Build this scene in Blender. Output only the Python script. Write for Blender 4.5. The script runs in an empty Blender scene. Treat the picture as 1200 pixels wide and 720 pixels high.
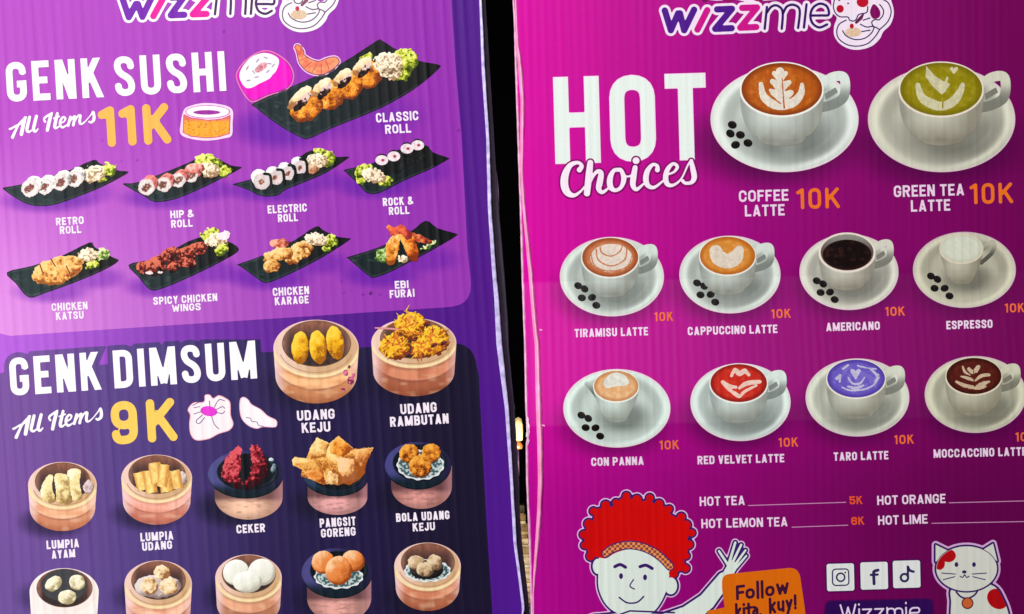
import bpy, math
import numpy as np
from mathutils import Matrix, Vector

# ------------------------------------------------------------------ camera, world, lamps, exposure
scn = bpy.context.scene
COL = scn.collection
CAM_D = 0.85                       # metres from the lens to the boards
cam_d = bpy.data.cameras.new('camera'); cam_d.lens = 50; cam_d.sensor_width = 36
cam_d.clip_start = 0.02; cam_d.clip_end = 60
cam = bpy.data.objects.new('camera', cam_d); COL.objects.link(cam)
cam.location = (0, -CAM_D, 0); cam.rotation_euler = (math.pi/2, 0, 0)
scn.camera = cam
scn.view_settings.view_transform = 'Standard'; scn.view_settings.look = 'None'
scn.view_settings.exposure = 0.0; scn.view_settings.gamma = 1.0
scn.view_settings.use_curve_mapping = False
world = bpy.data.worlds.new('World'); scn.world = world; world.use_nodes = True
bg = world.node_tree.nodes['Background']
bg.inputs[0].default_value = (0.9, 0.88, 0.9, 1); bg.inputs[1].default_value = 0.08

def area(name, loc, target, size, energy, color):
    l = bpy.data.lights.new(name, 'AREA'); l.shape = 'RECTANGLE'; l.size = size[0]; l.size_y = size[1]
    l.energy = energy; l.color = color
    o = bpy.data.objects.new(name, l); COL.objects.link(o); o.location = loc
    d = Vector(target) - Vector(loc)
    o.rotation_euler = d.to_track_quat('-Z', 'Y').to_euler()
    return o
area('key_lamp', (-1.25, -1.75, 0.30), (0, 0, 0), (0.6, 1.0), 33, (1.0, 0.975, 0.94))
area('fill_lamp', (-0.45, -2.35, 1.35), (0.1, 0, 0), (0.7, 0.35), 46, (1.0, 0.985, 0.95))

# ------------------------------------------------------------------ numeric helpers
def lin(c):
    c = np.asarray(c, float)/255.0
    return np.where(c <= 0.04045, c/12.92, ((c+0.055)/1.055)**2.4)
def C(r, g, b): return np.array([r, g, b], float)
def mix(a, b, t):
    t = np.clip(t, 0, 1)[..., None]
    return a*(1-t)+b*t
def sst(x, a, b):
    t = np.clip((x-a)/(b-a), 0, 1); return t*t*(3-2*t)
def hsh(ix, iy, s):
    n = (ix*374761393 + iy*668265263 + s*1442695041) & 0xffffffff
    n = ((n ^ (n >> 13))*1274126177) & 0xffffffff
    return ((n ^ (n >> 16)) & 0xffff)/65535.0
def noise(x, y, s=0):
    x = np.asarray(x, float); y = np.asarray(y, float)
    fx = np.floor(x); fy = np.floor(y); ix = fx.astype(np.int64); iy = fy.astype(np.int64)
    u = x-fx; v = y-fy; u = u*u*(3-2*u); v = v*v*(3-2*v)
    return ((hsh(ix, iy, s)*(1-u)+hsh(ix+1, iy, s)*u)*(1-v)+(hsh(ix, iy+1, s)*(1-u)+hsh(ix+1, iy+1, s)*u)*v)
def fbm(x, y, s=0, o=3):
    t = 0; a = .5; n = 0
    for k in range(o):
        t = t+a*noise(x*(2**k)+17*k, y*(2**k)+31*k, s+k); n += a; a *= .5
    return t/n
# distance functions, negative inside, in photo-width units
def ell(x, y, cx, cy, rx, ry, rot=0):
    px = x-cx; py = y-cy
    if rot:
        c, s = math.cos(math.radians(rot)), math.sin(math.radians(rot)); px, py = px*c+py*s, -px*s+py*c
    k0 = np.sqrt((px/rx)**2+(py/ry)**2)+1e-9; k1 = np.sqrt((px/rx**2)**2+(py/ry**2)**2)+1e-9
    return np.where(k0 < .05, -min(rx, ry), k0*(k0-1)/k1)
def poly(x, y, pts):
    x = np.asarray(x, float); y = np.asarray(y, float)
    d = np.full(x.shape, 1e18); ins = np.zeros(x.shape, bool); n = len(pts)
    for i in range(n):
        ax, ay = pts[i]; bx, by = pts[(i+1) % n]
        ex, ey = bx-ax, by-ay; L = ex*ex+ey*ey
        if L < 1e-12: continue
        wx = x-ax; wy = y-ay; t = np.clip((wx*ex+wy*ey)/L, 0, 1)
        d = np.minimum(d, (wx-ex*t)**2+(wy-ey*t)**2)
        cr = (ay > y) != (by > y)
        if ey != 0: ins ^= cr & (x < ex*(y-ay)/ey+ax)
    d = np.sqrt(d); return np.where(ins, -d, d)
def cat(pts, n=6, closed=False):
    P = [np.array(p, float) for p in pts]; N = len(P); out = []
    rng = range(N) if closed else range(N-1)
    for i in rng:
        if closed: p0, p1, p2, p3 = P[i-1], P[i], P[(i+1) % N], P[(i+2) % N]
        else: p0, p1, p2, p3 = P[max(i-1, 0)], P[i], P[i+1], P[min(i+2, N-1)]
        for k in range(n):
            t = k/n
            out.append(.5*((2*p1)+(-p0+p2)*t+(2*p0-5*p1+4*p2-p3)*t*t+(-p0+3*p1-3*p2+p3)*t**3))
    if not closed: out.append(P[-1])
    return [tuple(q) for q in out]
def stroke(x, y, pts, r=None, flat=False):
    """distance to a polyline; pts (x,y) or (x,y,r)"""
    x = np.asarray(x, float); y = np.asarray(y, float); d = np.full(x.shape, 1e9)
    n = len(pts)
    for i in range(n-1):
        a, b = pts[i], pts[i+1]
        ra = a[2] if len(a) > 2 else r; rb = b[2] if len(b) > 2 else r
        ex, ey = b[0]-a[0], b[1]-a[1]; L = math.hypot(ex, ey)
        if L < 1e-9: continue
        wx = x-a[0]; wy = y-a[1]; al = (wx*ex+wy*ey)/L; t = np.clip(al/L, 0, 1)
        q = np.hypot(wx-ex*t, wy-ey*t)-(ra*(1-t)+rb*t)
        if flat:
            if i == 0: q = np.maximum(q, -al)
            if i == n-2: q = np.maximum(q, al-L)
        d = np.minimum(d, q)
    return d
def rr(pts, r, n=5):
    out = [pts[0]]
    for i in range(1, len(pts)-1):
        a, b, c = (np.array(pts[k], float) for k in (i-1, i, i+1))
        la, lc = np.linalg.norm(a-b), np.linalg.norm(c-b)
        k = min(r, la*.5 if i > 1 else la, lc*.5 if i < len(pts)-2 else lc)
        p = b+(a-b)/la*k; q = b+(c-b)/lc*k
        for j in range(n+1):
            t = j/n
            # circle-like corner
            m = b*0.93+(p+q)*0.035
            out.append(tuple((1-t)**2*p+2*t*(1-t)*m+t*t*q))
    out.append(pts[-1]); return out
def zm(pts, ox, oy, s, rs=None):
    """tile coordinates -> photo units (third value is a radius)"""
    return [tuple([ox+p[0]/s, oy+p[1]/s]+([p[2]/s] if len(p) > 2 else [])) for p in pts]

# ------------------------------------------------------------------ materials
def new_mat(name): 
    m = bpy.data.materials.new(name); m.use_nodes = True
    return m, m.node_tree.nodes, m.node_tree.links, m.node_tree.nodes['Principled BSDF']
def print_material(name, rough, spec, grain=0.06, coat=0.0):
    m, N, L, P = new_mat(name)
    at = N.new('ShaderNodeAttribute'); at.attribute_name = 'ink'
    tc = N.new('ShaderNodeTexCoord')
    no = N.new('ShaderNodeTexNoise'); no.inputs['Scale'].default_value = 900; no.inputs['Detail'].default_value = 3
    mr = N.new('ShaderNodeMapRange'); mr.inputs['To Min'].default_value = 1-grain; mr.inputs['To Max'].default_value = 1+grain
    L.new(tc.outputs['Object'], no.inputs['Vector']); L.new(no.outputs['Fac'], mr.inputs['Value'])
    # fine vertical streaking of ink laid over the flutes
    mp = N.new('ShaderNodeMapping'); mp.inputs['Scale'].default_value = (420, 9, 9)
    n2 = N.new('ShaderNodeTexNoise'); n2.inputs['Scale'].default_value = 1; n2.inputs['Detail'].default_value = 2
    L.new(tc.outputs['Object'], mp.inputs['Vector']); L.new(mp.outputs[0], n2.inputs['Vector'])
    m2 = N.new('ShaderNodeMapRange'); m2.inputs['To Min'].default_value = 1-grain*1.6; m2.inputs['To Max'].default_value = 1+grain*1.6
    L.new(n2.outputs['Fac'], m2.inputs['Value'])
    mu = N.new('ShaderNodeMath'); mu.operation = 'MULTIPLY'
    L.new(mr.outputs[0], mu.inputs[0]); L.new(m2.outputs[0], mu.inputs[1])
    vm = N.new('ShaderNodeVectorMath'); vm.operation = 'SCALE'
    L.new(at.outputs['Color'], vm.inputs[0]); L.new(mu.outputs[0], vm.inputs['Scale'])
    L.new(vm.outputs[0], P.inputs['Base Color'])
    n3 = N.new('ShaderNodeTexNoise'); n3.inputs['Scale'].default_value = 14; n3.inputs['Detail'].default_value = 4
    m3 = N.new('ShaderNodeMapRange'); m3.inputs['To Min'].default_value = rough-.06; m3.inputs['To Max'].default_value = rough+.08
    L.new(tc.outputs['Object'], n3.inputs['Vector']); L.new(n3.outputs['Fac'], m3.inputs['Value'])
    L.new(m3.outputs[0], P.inputs['Roughness'])
    P.inputs['Specular IOR Level'].default_value = spec
    P.inputs['Coat Weight'].default_value = coat; P.inputs['Coat Roughness'].default_value = .35
    bp = N.new('ShaderNodeBump'); bp.inputs['Strength'].default_value = .12; bp.inputs['Distance'].default_value = .0004
    n4 = N.new('ShaderNodeTexNoise'); n4.inputs['Scale'].default_value = 160; n4.inputs['Detail'].default_value = 2
    L.new(tc.outputs['Object'], n4.inputs['Vector']); L.new(n4.outputs['Fac'], bp.inputs['Height']); L.new(bp.outputs[0], P.inputs['Normal'])
    return m
def plain_material(name, c, rough=.5, spec=.5, emit=None, var=.15, scale=60, trans=0):
    m, N, L, P = new_mat(name)
    no = N.new('ShaderNodeTexNoise'); no.inputs['Scale'].default_value = scale; no.inputs['Detail'].default_value = 4
    tc = N.new('ShaderNodeTexCoord'); L.new(tc.outputs['Object'], no.inputs['Vector'])
    rp = N.new('ShaderNodeValToRGB'); a = [max(0, v*(1-var)) for v in c]; b = [min(1, v*(1+var)) for v in c]
    rp.color_ramp.elements[0].position = .3; rp.color_ramp.elements[1].position = .7
    rp.color_ramp.elements[0].color = (*a, 1); rp.color_ramp.elements[1].color = (*b, 1)
    L.new(no.outputs['Fac'], rp.inputs['Fac']); L.new(rp.outputs[0], P.inputs['Base Color'])
    P.inputs['Roughness'].default_value = rough; P.inputs['Specular IOR Level'].default_value = spec
    P.inputs['Transmission Weight'].default_value = trans
    if emit:
        P.inputs['Emission Color'].default_value = (*emit[0], 1); P.inputs['Emission Strength'].default_value = emit[1]
    return m
M_LEFT = print_material('printed_plastic_purple', .42, .10)
M_RIGHT = print_material('printed_plastic_magenta', .42, .12)

# ------------------------------------------------------------------ boards: a plane in the place + its relief
PXK = 0.72/1200
EPS = 0.00007
class Board:
    def __init__(s, px, py, dist, roll, yaw, mat, relief, gain):
        s.mat = mat; s.relief = relief; s.gain = gain
        s.P0 = np.array([(px-600)*PXK*dist, dist-CAM_D, -(py-360)*PXK*dist])
        R = Matrix.Rotation(math.radians(yaw), 3, 'Z') @ Matrix.Rotation(math.radians(roll), 3, 'Y')
        s.U = np.array(R @ Vector((1, 0, 0))); s.W = np.array(R @ Vector((0, 0, 1))); s.N = np.array(R @ Vector((0, -1, 0)))
        s.M = Matrix(((s.U[0], s.W[0], s.N[0]), (s.U[1], s.W[1], s.N[1]), (s.U[2], s.W[2], s.N[2])))
        s.root = None
    def local(s, x, y, lay):
        x = np.asarray(x, float); y = np.asarray(y, float)
        d = np.stack([(x-600)*PXK, np.ones_like(x), -(y-360)*PXK], -1)
        C0 = np.array([0, -CAM_D, 0]); base = (s.P0-C0) @ s.N; dn = d @ s.N; h = 0
        for _ in range(3):
            t = (base+h)/dn; P = C0+t[..., None]*d-s.P0
            u = P @ s.U; w = P @ s.W; h = s.relief(u, w)
        return np.stack([u, w, h+np.asarray(lay)*EPS], -1)

def make_mesh(name, V, F, cols, mat, parent, smooth=True):
    me = bpy.data.meshes.new(name)
    V = np.asarray(V, np.float32); F = np.asarray(F, np.int32)
    me.vertices.add(len(V)); me.vertices.foreach_set('co', V.ravel())
    nf, k = F.shape
    me.loops.add(nf*k); me.loops.foreach_set('vertex_index', F.ravel())
    me.polygons.add(nf); me.polygons.foreach_set('loop_start', np.arange(0, nf*k, k, dtype=np.int32))
    me.polygons.foreach_set('loop_total', np.full(nf, k, np.int32))
    me.update(calc_edges=True)
    if smooth: me.polygons.foreach_set('use_smooth', np.ones(nf, bool))
    if cols is not None:
        at = me.color_attributes.new('ink', 'FLOAT_COLOR', 'POINT')
        a = np.ones((len(V), 4), np.float32); a[:, :3] = cols; at.data.foreach_set('color', a.ravel())
    me.materials.append(mat)
    o = bpy.data.objects.new(name, me); COL.objects.link(o)
    if parent: o.parent = parent
    return o

def ink(bd, name, f, colf, bbox, step, lay, parent=None, label=None):
    x0, y0, x1, y1 = bbox
    xs = np.arange(x0, x1+step, step); ys = np.arange(y0, y1+step, step)
    X, Y = np.meshgrid(xs, ys); D = f(X, Y); I = D < 0
    cell = I[:-1, :-1] | I[1:, :-1] | I[:-1, 1:] | I[1:, 1:]
    if not cell.any(): return None
    idx = np.full(X.shape, -1, np.int64); use = np.zeros(X.shape, bool)
    use[:-1, :-1] |= cell; use[1:, :-1] |= cell; use[:-1, 1:] |= cell; use[1:, 1:] |= cell
    idx[use] = np.arange(use.sum())
    px = X[use].copy(); py = Y[use].copy(); dd = D[use].copy(); out = dd >= 0
    ox, oy = px[out], py[out]; qx, qy = ox.copy(), oy.copy(); e = step*.2; dv = dd[out]
    for it in range(2):
        gx = (f(qx+e, qy)-f(qx-e, qy))/(2*e); gy = (f(qx, qy+e)-f(qx, qy-e))/(2*e)
        g2 = np.maximum(gx*gx+gy*gy, .15)
        qx = qx-dv*gx/g2; qy = qy-dv*gy/g2
        if it == 0: dv = f(qx, qy)
    m = np.hypot(qx-ox, qy-oy); k = np.minimum(1, 1.35*step/np.maximum(m, 1e-9))
    px[out] = ox+(qx-ox)*k; py[out] = oy+(qy-oy)*k
    r, c = np.nonzero(cell)
    F = np.stack([idx[r+1, c], idx[r+1, c+1], idx[r, c+1], idx[r, c]], -1)
    cols = colf(px, py)
    if cols.ndim == 1: cols = np.tile(cols, (len(px), 1))
    cols = np.clip(lin(np.clip(cols, 0, 255))*bd.gain, 0, .93)
    o = make_mesh(name, bd.local(px, py, lay), F, cols, bd.mat, parent or bd.root)
    if label: o['label'] = label
    return o
def flat(c): return lambda x, y: np.broadcast_to(c, x.shape+(3,))

# ------------------------------------------------------------------ lettering
def glyph(c, w, t):
    L = t/2; R = w-L; B = L; T = 1-L; r = min(w/2-L, .34); m = w/2
    if c == 'A': return [[(L*.9, -.15), (m-.02*0, 1.0), (m, 1.0)][:2], [(w-L*.9, -.15), (m, 1.0)], [(w*.2, .25), (w*.8, .25)]]
    if c == 'B': return [[(L, 0), (L, 1)], rr([(L, T), (R-.03, T), (R-.03, .53), (L, .53)], r*.7), rr([(L, .53), (R, .53), (R, B), (L, B)], r*.7)]
    if c == 'C': return [rr([(R, .66), (R, T), (L, T), (L, B), (R, B), (R, .34)], r)]
    if c == 'D': return [[(L, 0), (L, 1)], rr([(L, T), (R, T), (R, B), (L, B)], r)]
    if c == 'E': return [[(L, 0), (L, 1)], [(L, T), (w, T)], [(L, .51), (w*.88, .51)], [(L, B), (w, B)]]
    if c == 'F': return [[(L, 0), (L, 1)], [(L, T), (w, T)], [(L, .5), (w*.88, .5)]]
    if c == 'G': return [rr([(R, .70), (R, T), (L, T), (L, B), (R, B), (R, .34)], r), [(R, .34), (R, .44+L)], [(w, .44), (w*.52, .44)]]
    if c == 'H': return [[(L, 0), (L, 1)], [(R, 0), (R, 1)], [(L, .5), (R, .5)]]
    if c == 'I': return [[(m, 0), (m, 1)]]
    if c == 'J': return [rr([(R, 1), (R, B), (L, B), (L, .3)], r)]
    if c == 'K': return [[(L, 0), (L, 1)], [(R+.02, 1.12), (L+.02, .42)], [(w*.42, .6), (R+.05, -.12)]]
    if c == 'L': return [[(L, 0), (L, 1)], [(L, B), (w, B)]]
    if c == 'M': return [[(L, 0), (L, 1)], [(R, 0), (R, 1)], [(L, 1.05), (m, .05)], [(R, 1.05), (m, .05)]]
    if c == 'N': return [[(L, 0), (L, 1)], [(R, 0), (R, 1)], [(L*.95, 1.1), (w-L*.95, -.1)]]
    if c in 'O0': return [rr([(m, T), (L, T), (L, B), (R, B), (R, T), (m, T)], r)]
    if c == 'P': return [[(L, 0), (L, 1)], rr([(L, T), (R, T), (R, .45), (L, .45)], r)]
    if c == 'R': return [[(L, 0), (L, 1)], rr([(L, T), (R, T), (R, .5), (L, .5)], r), [(w*.48, .55), (R+.01, -.08)]]
    if c in 'S': return [rr([(R, .73), (R, T), (L, T), (L, .62), (R, .40), (R, B), (L, B), (L, .27)], r)]
    if c == '5': return [[(w*.95, T), (L, T)], [(L, T+L), (L, .52)], rr([(L, .58), (R, .58), (R, B), (L, B), (L, .28)], r)]
    if c == '6': return [rr([(R, .7), (R, T), (L, T), (L, B), (R, B), (R, .55), (L, .55)], r)]
    if c == '9': return [rr([(m, T), (L, T), (L, .44), (R, .44), (R, T), (m, T)], r), rr([(R, .7), (R, B), (L, B), (L, .24)], r)]
    if c == '1': return [[(w*.72, 0), (w*.72, 1)], [(w*.72, T), (w*.06, .8)]]
    if c == 'T': return [[(m, 0), (m, 1)], [(0, T), (w, T)]]
    if c == 'U': return [rr([(L, 1), (L, B), (R, B), (R, 1)], r)]
    if c == 'V': return [[(L*.8, 1.1), (m, -.02)], [(w-L*.8, 1.1), (m, -.02)]]
    if c == 'W': return [[(L*.8, 1.1), (w*.29, 0)], [(w*.29, 0), (m, .8)], [(m, .8), (w*.71, 0)], [(w-L*.8, 1.1), (w*.71, 0)]]
    if c == 'Y': return [[(m, 0), (m, .45)], [(L*.8, 1.1), (m, .42)], [(w-L*.8, 1.1), (m, .42)]]
    if c == '&': return [rr([(w, .12), (w*.25, .72), (w*.28, T), (w*.72, T), (w*.66, .66), (L, .36), (L, B), (w*.62, B), (w*.92, .42)], .16)]
    # lower case
    if c == 'o': return [rr([(m, .70-L), (L, .70-L), (L, B), (R, B), (R, .70-L), (m, .70-L)], r)]
    if c == 'l': return [[(m, 0), (m, 1.05)]]
    if c == 'w': return [[(L, .7), (w*.29, L)], [(w*.29, L), (m, .6)], [(m, .6), (w*.71, L)], [(w*.71, L), (R, .7)]]
    if c == 'k': return [[(L, 0), (L, 1.05)], [(R, .7), (L, .3)], [(w*.4, .42), (R, 0)]]
    if c == 'i': return [[(m, 0), (m, .68)], [(m, .93), (m, .97)]]
    if c == 't': return [[(m, .95), (m, .1), (w, L)], [(0, .68), (w, .68)]]
    if c == 'a': return [rr([(L, .66), (R, .7-L), (R, 0)], .2), rr([(R, .42), (L, .42), (L, B), (R, B), (R, .4)], .14)]
    if c == 'u': return [rr([(L, .7), (L, B), (R, B), (R, .3)], r), [(R, .7), (R, 0)]]
    if c == 'y': return [[(L, .7), (m, .05)], [(R, .7), (w*.25, -.3)]]
    if c == ',': return [[(m, .08), (0, -.16)]]
    if c == '!': return [[(m, .32), (m, 1.0)], [(m, .05), (m, .08)]]
    if c == 'z': return [[(L, .7-L), (R, .7-L)], [(R, .7-L), (L, L)], [(L, L), (R, L)]]
    if c == 'm': return [[(L, 0), (L, .7)], rr([(L, .45), (L, .7-L), (m, .7-L), (m, 0)], .2), rr([(m, .45), (m, .7-L), (R, .7-L), (R, 0)], .2)]
    if c == 'e': return [rr([(L, .36), (R, .36), (R, .7-L), (L, .7-L), (L, B), (R, B+.02)], r*.9)]
    return []
GW = {'M': 1.36, 'W': 1.45, 'I': 0, 'l': 0, 'i': 0, '1': .52, 'T': .9, 'L': .86, 'E': .86, 'F': .84, ' ': .55, 'J': .82, 'w': 1.35, 'm': 1.5,
      't': .7, ',': .3, '!': 0, '&': 1.15, 'A': 1.1, 'K': 1.05, 'z': .9, 'Y': 1.06}
class Text:
    def __init__(s, txt, x0, y0, x1, y1, H, t, lean, gap=.13, rnd=False, sp=.20):
        """baseline ends in photo units, cap height H, stroke t, lean = x shift per unit of height"""
        n = np.hypot(x1-x0, y1-y0); dx = ((x1-x0)/n, (y1-y0)/n); up = (-lean, -1.0)
        tt = t/H; fixed = 0; free = 0
        for i, c in enumerate(txt):
            g = GW.get(c, 1)
            if g == 0: fixed += tt
            elif c == ' ': fixed += sp
            else: free += g
        fixed += gap*(len(txt)-1)
        w1 = (n/H-fixed)/free
        s.gl = []; cx = 0; s.rnd = rnd; s.r = t/2; s.H = H
        for c in txt:
            g = GW.get(c, 1); w = tt if g == 0 else (sp if c == ' ' else g*w1)
            if c != ' ':
                paths = []
                for p in glyph(c, w, tt):
                    if rnd and (c.isupper() or c.isdigit()): p = [(q[0], min(max(q[1], tt/2), 1-tt/2)) for q in p]
                    paths.append([(x0+(cx+q[0])*H*dx[0]+q[1]*H*up[0], y0+(cx+q[0])*H*dx[1]+q[1]*H*up[1]) for q in p])
                lo = (x0+cx*H*dx[0], y0+cx*H*dx[1])
                s.gl.append((paths, lo, w*H, c.isupper() or c.isdigit()))
            cx += w+gap
        s.dx = dx; s.up = up
        allx = [q[0] for g in s.gl for p in g[0] for q in p]; ally = [q[1] for g in s.gl for p in g[0] for q in p]
        s.bbox = (min(allx)-t, min(ally)-t, max(allx)+t, max(ally)+t)
    def f(s, X, Y, grow=0):
        X = np.asarray(X, float); Y = np.asarray(Y, float)
        D = np.full(X.shape, 50.0)
        for paths, lo, w, caps in s.gl:
            xs = [q[0] for p in paths for q in p]; ys = [q[1] for p in paths for q in p]
            m = s.r+3+grow*1.5
            k = (X > min(xs)-m) & (X < max(xs)+m) & (Y > min(ys)-m) & (Y < max(ys)+m)
            if not k.any(): continue
            x = X[k]; y = Y[k]; d = np.full(x.shape, 50.0)
            for p in paths:
                d = np.minimum(d, stroke(x, y, p, s.r, flat=not s.rnd))
            if caps and not s.rnd:
                # clip to cap height, measured along the lean
                gy = -((y-lo[1])*s.dx[0]-(x-lo[0])*s.dx[1])
                d = np.maximum(d, np.maximum(-gy, gy-s.H))
            D[k] = np.minimum(D[k], d)
        return D-grow
def write(bd, name, txt, x0, y0, x1, y1, H, t, col, lay=4, gap=.13, rnd=False, step=None, label=None, parent=None):
    T = Text(txt, x0, y0, x1, y1, H, t, bd.lean, gap, rnd)
    return ink(bd, name, T.f, flat(col), T.bbox, step or max(.3, t*.16), lay, parent, label)

def thing(name, label, cat, M, loc, group=None):
    o = bpy.data.objects.new(name, None); COL.objects.link(o)
    o.matrix_world = Matrix.Translation(Vector(loc)) @ M.to_4x4()
    o['label'] = label; o['category'] = cat
    if group: o['group'] = group
    o.empty_display_size = .05
    return o

# ------------------------------------------------------------------ the two boards
def rib(u, seed, amp, period):
    k = np.floor(u/period); v = .25+1.3*hsh(k.astype(np.int64), (k*0).astype(np.int64), seed)
    return amp*v*(.5-.5*np.cos(2*np.pi*(u/period-k)))**2
def relief_left(u, w):
    bow = -.05*(u+.02)**2+0.0015*np.sin(u*9+1)+.0008*np.sin(w*14+u*5)
    return bow+rib(u+.0004*np.sin(w*22+u*40), 3, .00019, .0060)*(.55+.9*noise(u*14, w*11, 5))+.0005*(noise(u*26, w*20, 8)-.5)
CREASE = (0.018, -0.067)           # heights of the two folds on the magenta board
def relief_right(u, w):
    a, b = CREASE; tilt = u*0.0
    s0, s1, s2 = .05, -.17, .06
    z = np.where(w > a, s0*(w-a), np.where(w > b, s1*(w-a), s1*(b-a)+s2*(w-b)))
    return z+rib(u+.0004*np.sin(w*25+u*30), 9, .00008, .0049)*(.3+1.1*noise(u*12, w*10, 5))+.0006*np.sin(u*16)+.0005*(noise(u*24, w*18, 8)-.5)
GAIN_L, GAIN_R = 0.90, 0.90
LB = Board(290, 360, CAM_D, 0, 0, M_LEFT, relief_left, GAIN_L)
RB = Board(900, 360, CAM_D, 0, 0, M_RIGHT, relief_right, GAIN_R)
def set_roll(bd, deg):
    R = Matrix.Rotation(math.radians(deg), 3, 'Y')
    bd.U = np.array(R @ Vector((1, 0, 0))); bd.W = np.array(R @ Vector((0, 0, 1))); bd.N = np.array(R @ Vector((0, -1, 0)))
    bd.M = Matrix(((bd.U[0], bd.W[0], bd.N[0]), (bd.U[1], bd.W[1], bd.N[1]), (bd.U[2], bd.W[2], bd.N[2])))
set_roll(LB, -4.0); set_roll(RB, -1.3)
LB.lean = .062; RB.lean = .028
LB.root = thing('menu_board', 'purple menu board headed GENK SUSHI and GENK DIMSUM with plates and bamboo steamers', 'menu board', LB.M, LB.P0, 'printed menu boards')
RB.root = thing('menu_board.001', 'magenta menu board headed HOT Choices with cups of coffee on saucers', 'menu board', RB.M, RB.P0, 'printed menu boards')

# edge lines, photo units: (y, x)
L_EDGE = [(-70, 560), (0, 563), (84, 567), (160, 572), (244, 574.5), (320, 580), (350, 583), (404, 587), (480, 595), (564, 600), (636, 604), (680, 609.5), (708, 613), (716, 613), (724, 609), (790, 606)]
R_EDGE = [(-70, 599), (0, 601.5), (25, 603), (84, 604.5), (160, 607), (244, 610), (320, 612), (350, 613), (404, 615), (480, 616.5), (495, 617.5), (512, 618.5), (522, 617), (564, 617.5), (636, 620.5), (690, 622), (720, 623), (790, 625)]
def edge_x(tab, y): return np.interp(y, [p[0] for p in tab], [p[1] for p in tab])

def dots(x, y, col, spots):
    for sx, sy, r, k in spots:
        col = mix(col, C(60, 20, 80), k*sst(-np.hypot(x-sx, y-sy), -r*1.4, -r*.5))
    return col
L_SHADOWS = []                     # soft printed shadows under each photographed dish (cx, cy, rx, ry, strength)
R_SHADOWS = []
def shade(x, y, col, tab, dark):
    for cx, cy, rx, ry, k in tab:
        q = np.sqrt(((x-cx)/rx)**2+((y-cy)/ry)**2)
        col = mix(col, dark, k*(1-sst(q, .45, 1.25)))
    return col

def left_base_col(x, y):
    g = sst(x, 0, 460)
    c = mix(C(180, 92, 222), C(80, 20, 138), g**.75)
    low = sst(y, 380, 560)*sst(x, 400, 500)
    return mix(c, C(76, 20, 140), low)
def left_panel_col(x, y):
    top = mix(C(178, 70, 196), C(146, 42, 176), sst(x, 0, 560))
    low = mix(C(222, 142, 230), C(150, 54, 180), sst(x, 0, 500)**.62)  # pale glare toward the lower left is put into the ink colour
    c = mix(top, low, sst(y, 110, 400))
    c = shade(x, y, c, L_SHADOWS, C(98, 22, 168))
    return dots(x, y, c, [(434.5, 344, 2, .9), (425.5, 345.5, 1.5, .5), (412, 341, 1, .5), (403, 343, 1, .4), (262.5, 37.5, 1.3, .8), (161, 188, 1.3, .5), (142.5, 189, 1.2, .3), (537.5, 153, 1.6, .6), (400, 330, 1, .4), (445, 345.5, 1.4, .4), (120, 165, 1, .4)])
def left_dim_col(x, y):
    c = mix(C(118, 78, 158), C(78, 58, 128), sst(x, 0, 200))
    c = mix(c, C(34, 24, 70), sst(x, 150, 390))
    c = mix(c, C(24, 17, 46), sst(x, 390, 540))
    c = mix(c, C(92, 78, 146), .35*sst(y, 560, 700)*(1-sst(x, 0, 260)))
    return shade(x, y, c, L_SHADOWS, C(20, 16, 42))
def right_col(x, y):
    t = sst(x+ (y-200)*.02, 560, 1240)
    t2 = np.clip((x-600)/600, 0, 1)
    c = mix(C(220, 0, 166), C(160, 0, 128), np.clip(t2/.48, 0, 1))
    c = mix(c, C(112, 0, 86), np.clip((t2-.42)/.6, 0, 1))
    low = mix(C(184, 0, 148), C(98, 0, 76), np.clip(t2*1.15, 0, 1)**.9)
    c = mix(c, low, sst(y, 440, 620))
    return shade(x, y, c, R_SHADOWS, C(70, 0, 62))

def base_f(tab, side, x0, x1):
    def f(x, y):
        e = edge_x(tab, y)
        if side > 0: return np.maximum(x-e, x0-x)
        return np.maximum(e-x, x-x1)
    return f

# ------------------------------------------------------------------ food painters
def blotch(c1, c2, c3, s, seed, light=(-.6, -.75), cx=0, cy=0, rx=10, ry=10, k=.5):
    """mottled colour running c1 (dark) - c2 - c3 (light)"""
    def col(x, y):
        n = .62*noise(x/s/1.7, y/s/1.7, seed)+.38*noise(x/s, y/s, seed+5)
        l = ((x-cx)/rx*light[0]+(y-cy)/ry*light[1])*.5
        v = (n-.5)*1.45*k+.54+l*.75+(noise(x/.95, y/.95, seed+9)-.5)*.55*min(1, k*1.2)
        q = np.sqrt(((x-cx)/rx)**2+((y-cy)/ry)**2)
        v = v-.42*sst(q, .72, 1.05)*((x-cx)/rx*.5+(y-cy)/ry*.7+.35)
        c = mix(c1*.8, c2, sst(v, .08, .5)); return mix(c, c3, sst(v, .5, .85))
    return col
def rough_f(f, amp, s, seed):
    return lambda x, y: f(x, y)+(noise(x/s, y/s, seed)-.5)*2*amp
def blob(bd, name, parent, cx, cy, rx, ry, rot, c, seed, lay, amp=.8, s=2.2, k=.55, fs=2.4, step=.6, label=None):
    f = rough_f(lambda x, y: ell(x, y, cx, cy, rx, ry, rot), amp*.9, s*1.35, seed)
    m = max(rx, ry)+amp+1
    return ink(bd, name, f, blotch(c[0], c[1], c[2], fs, seed, cx=cx, cy=cy, rx=rx, ry=ry, k=k), (cx-m, cy-m, cx+m, cy+m), step, lay, parent, label)
GREEN = (C(96, 120, 14), C(192, 204, 40), C(238, 240, 130))
PALEGREEN = (C(90, 130, 50), C(175, 200, 90), C(235, 240, 190))
CREAM = (C(206, 160, 116), C(246, 226, 192), C(255, 248, 228))
FRIED_ = (C(120, 50, 10), C(226, 140, 40), C(252, 205, 110))
PLATE = C(24, 34, 38)

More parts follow.
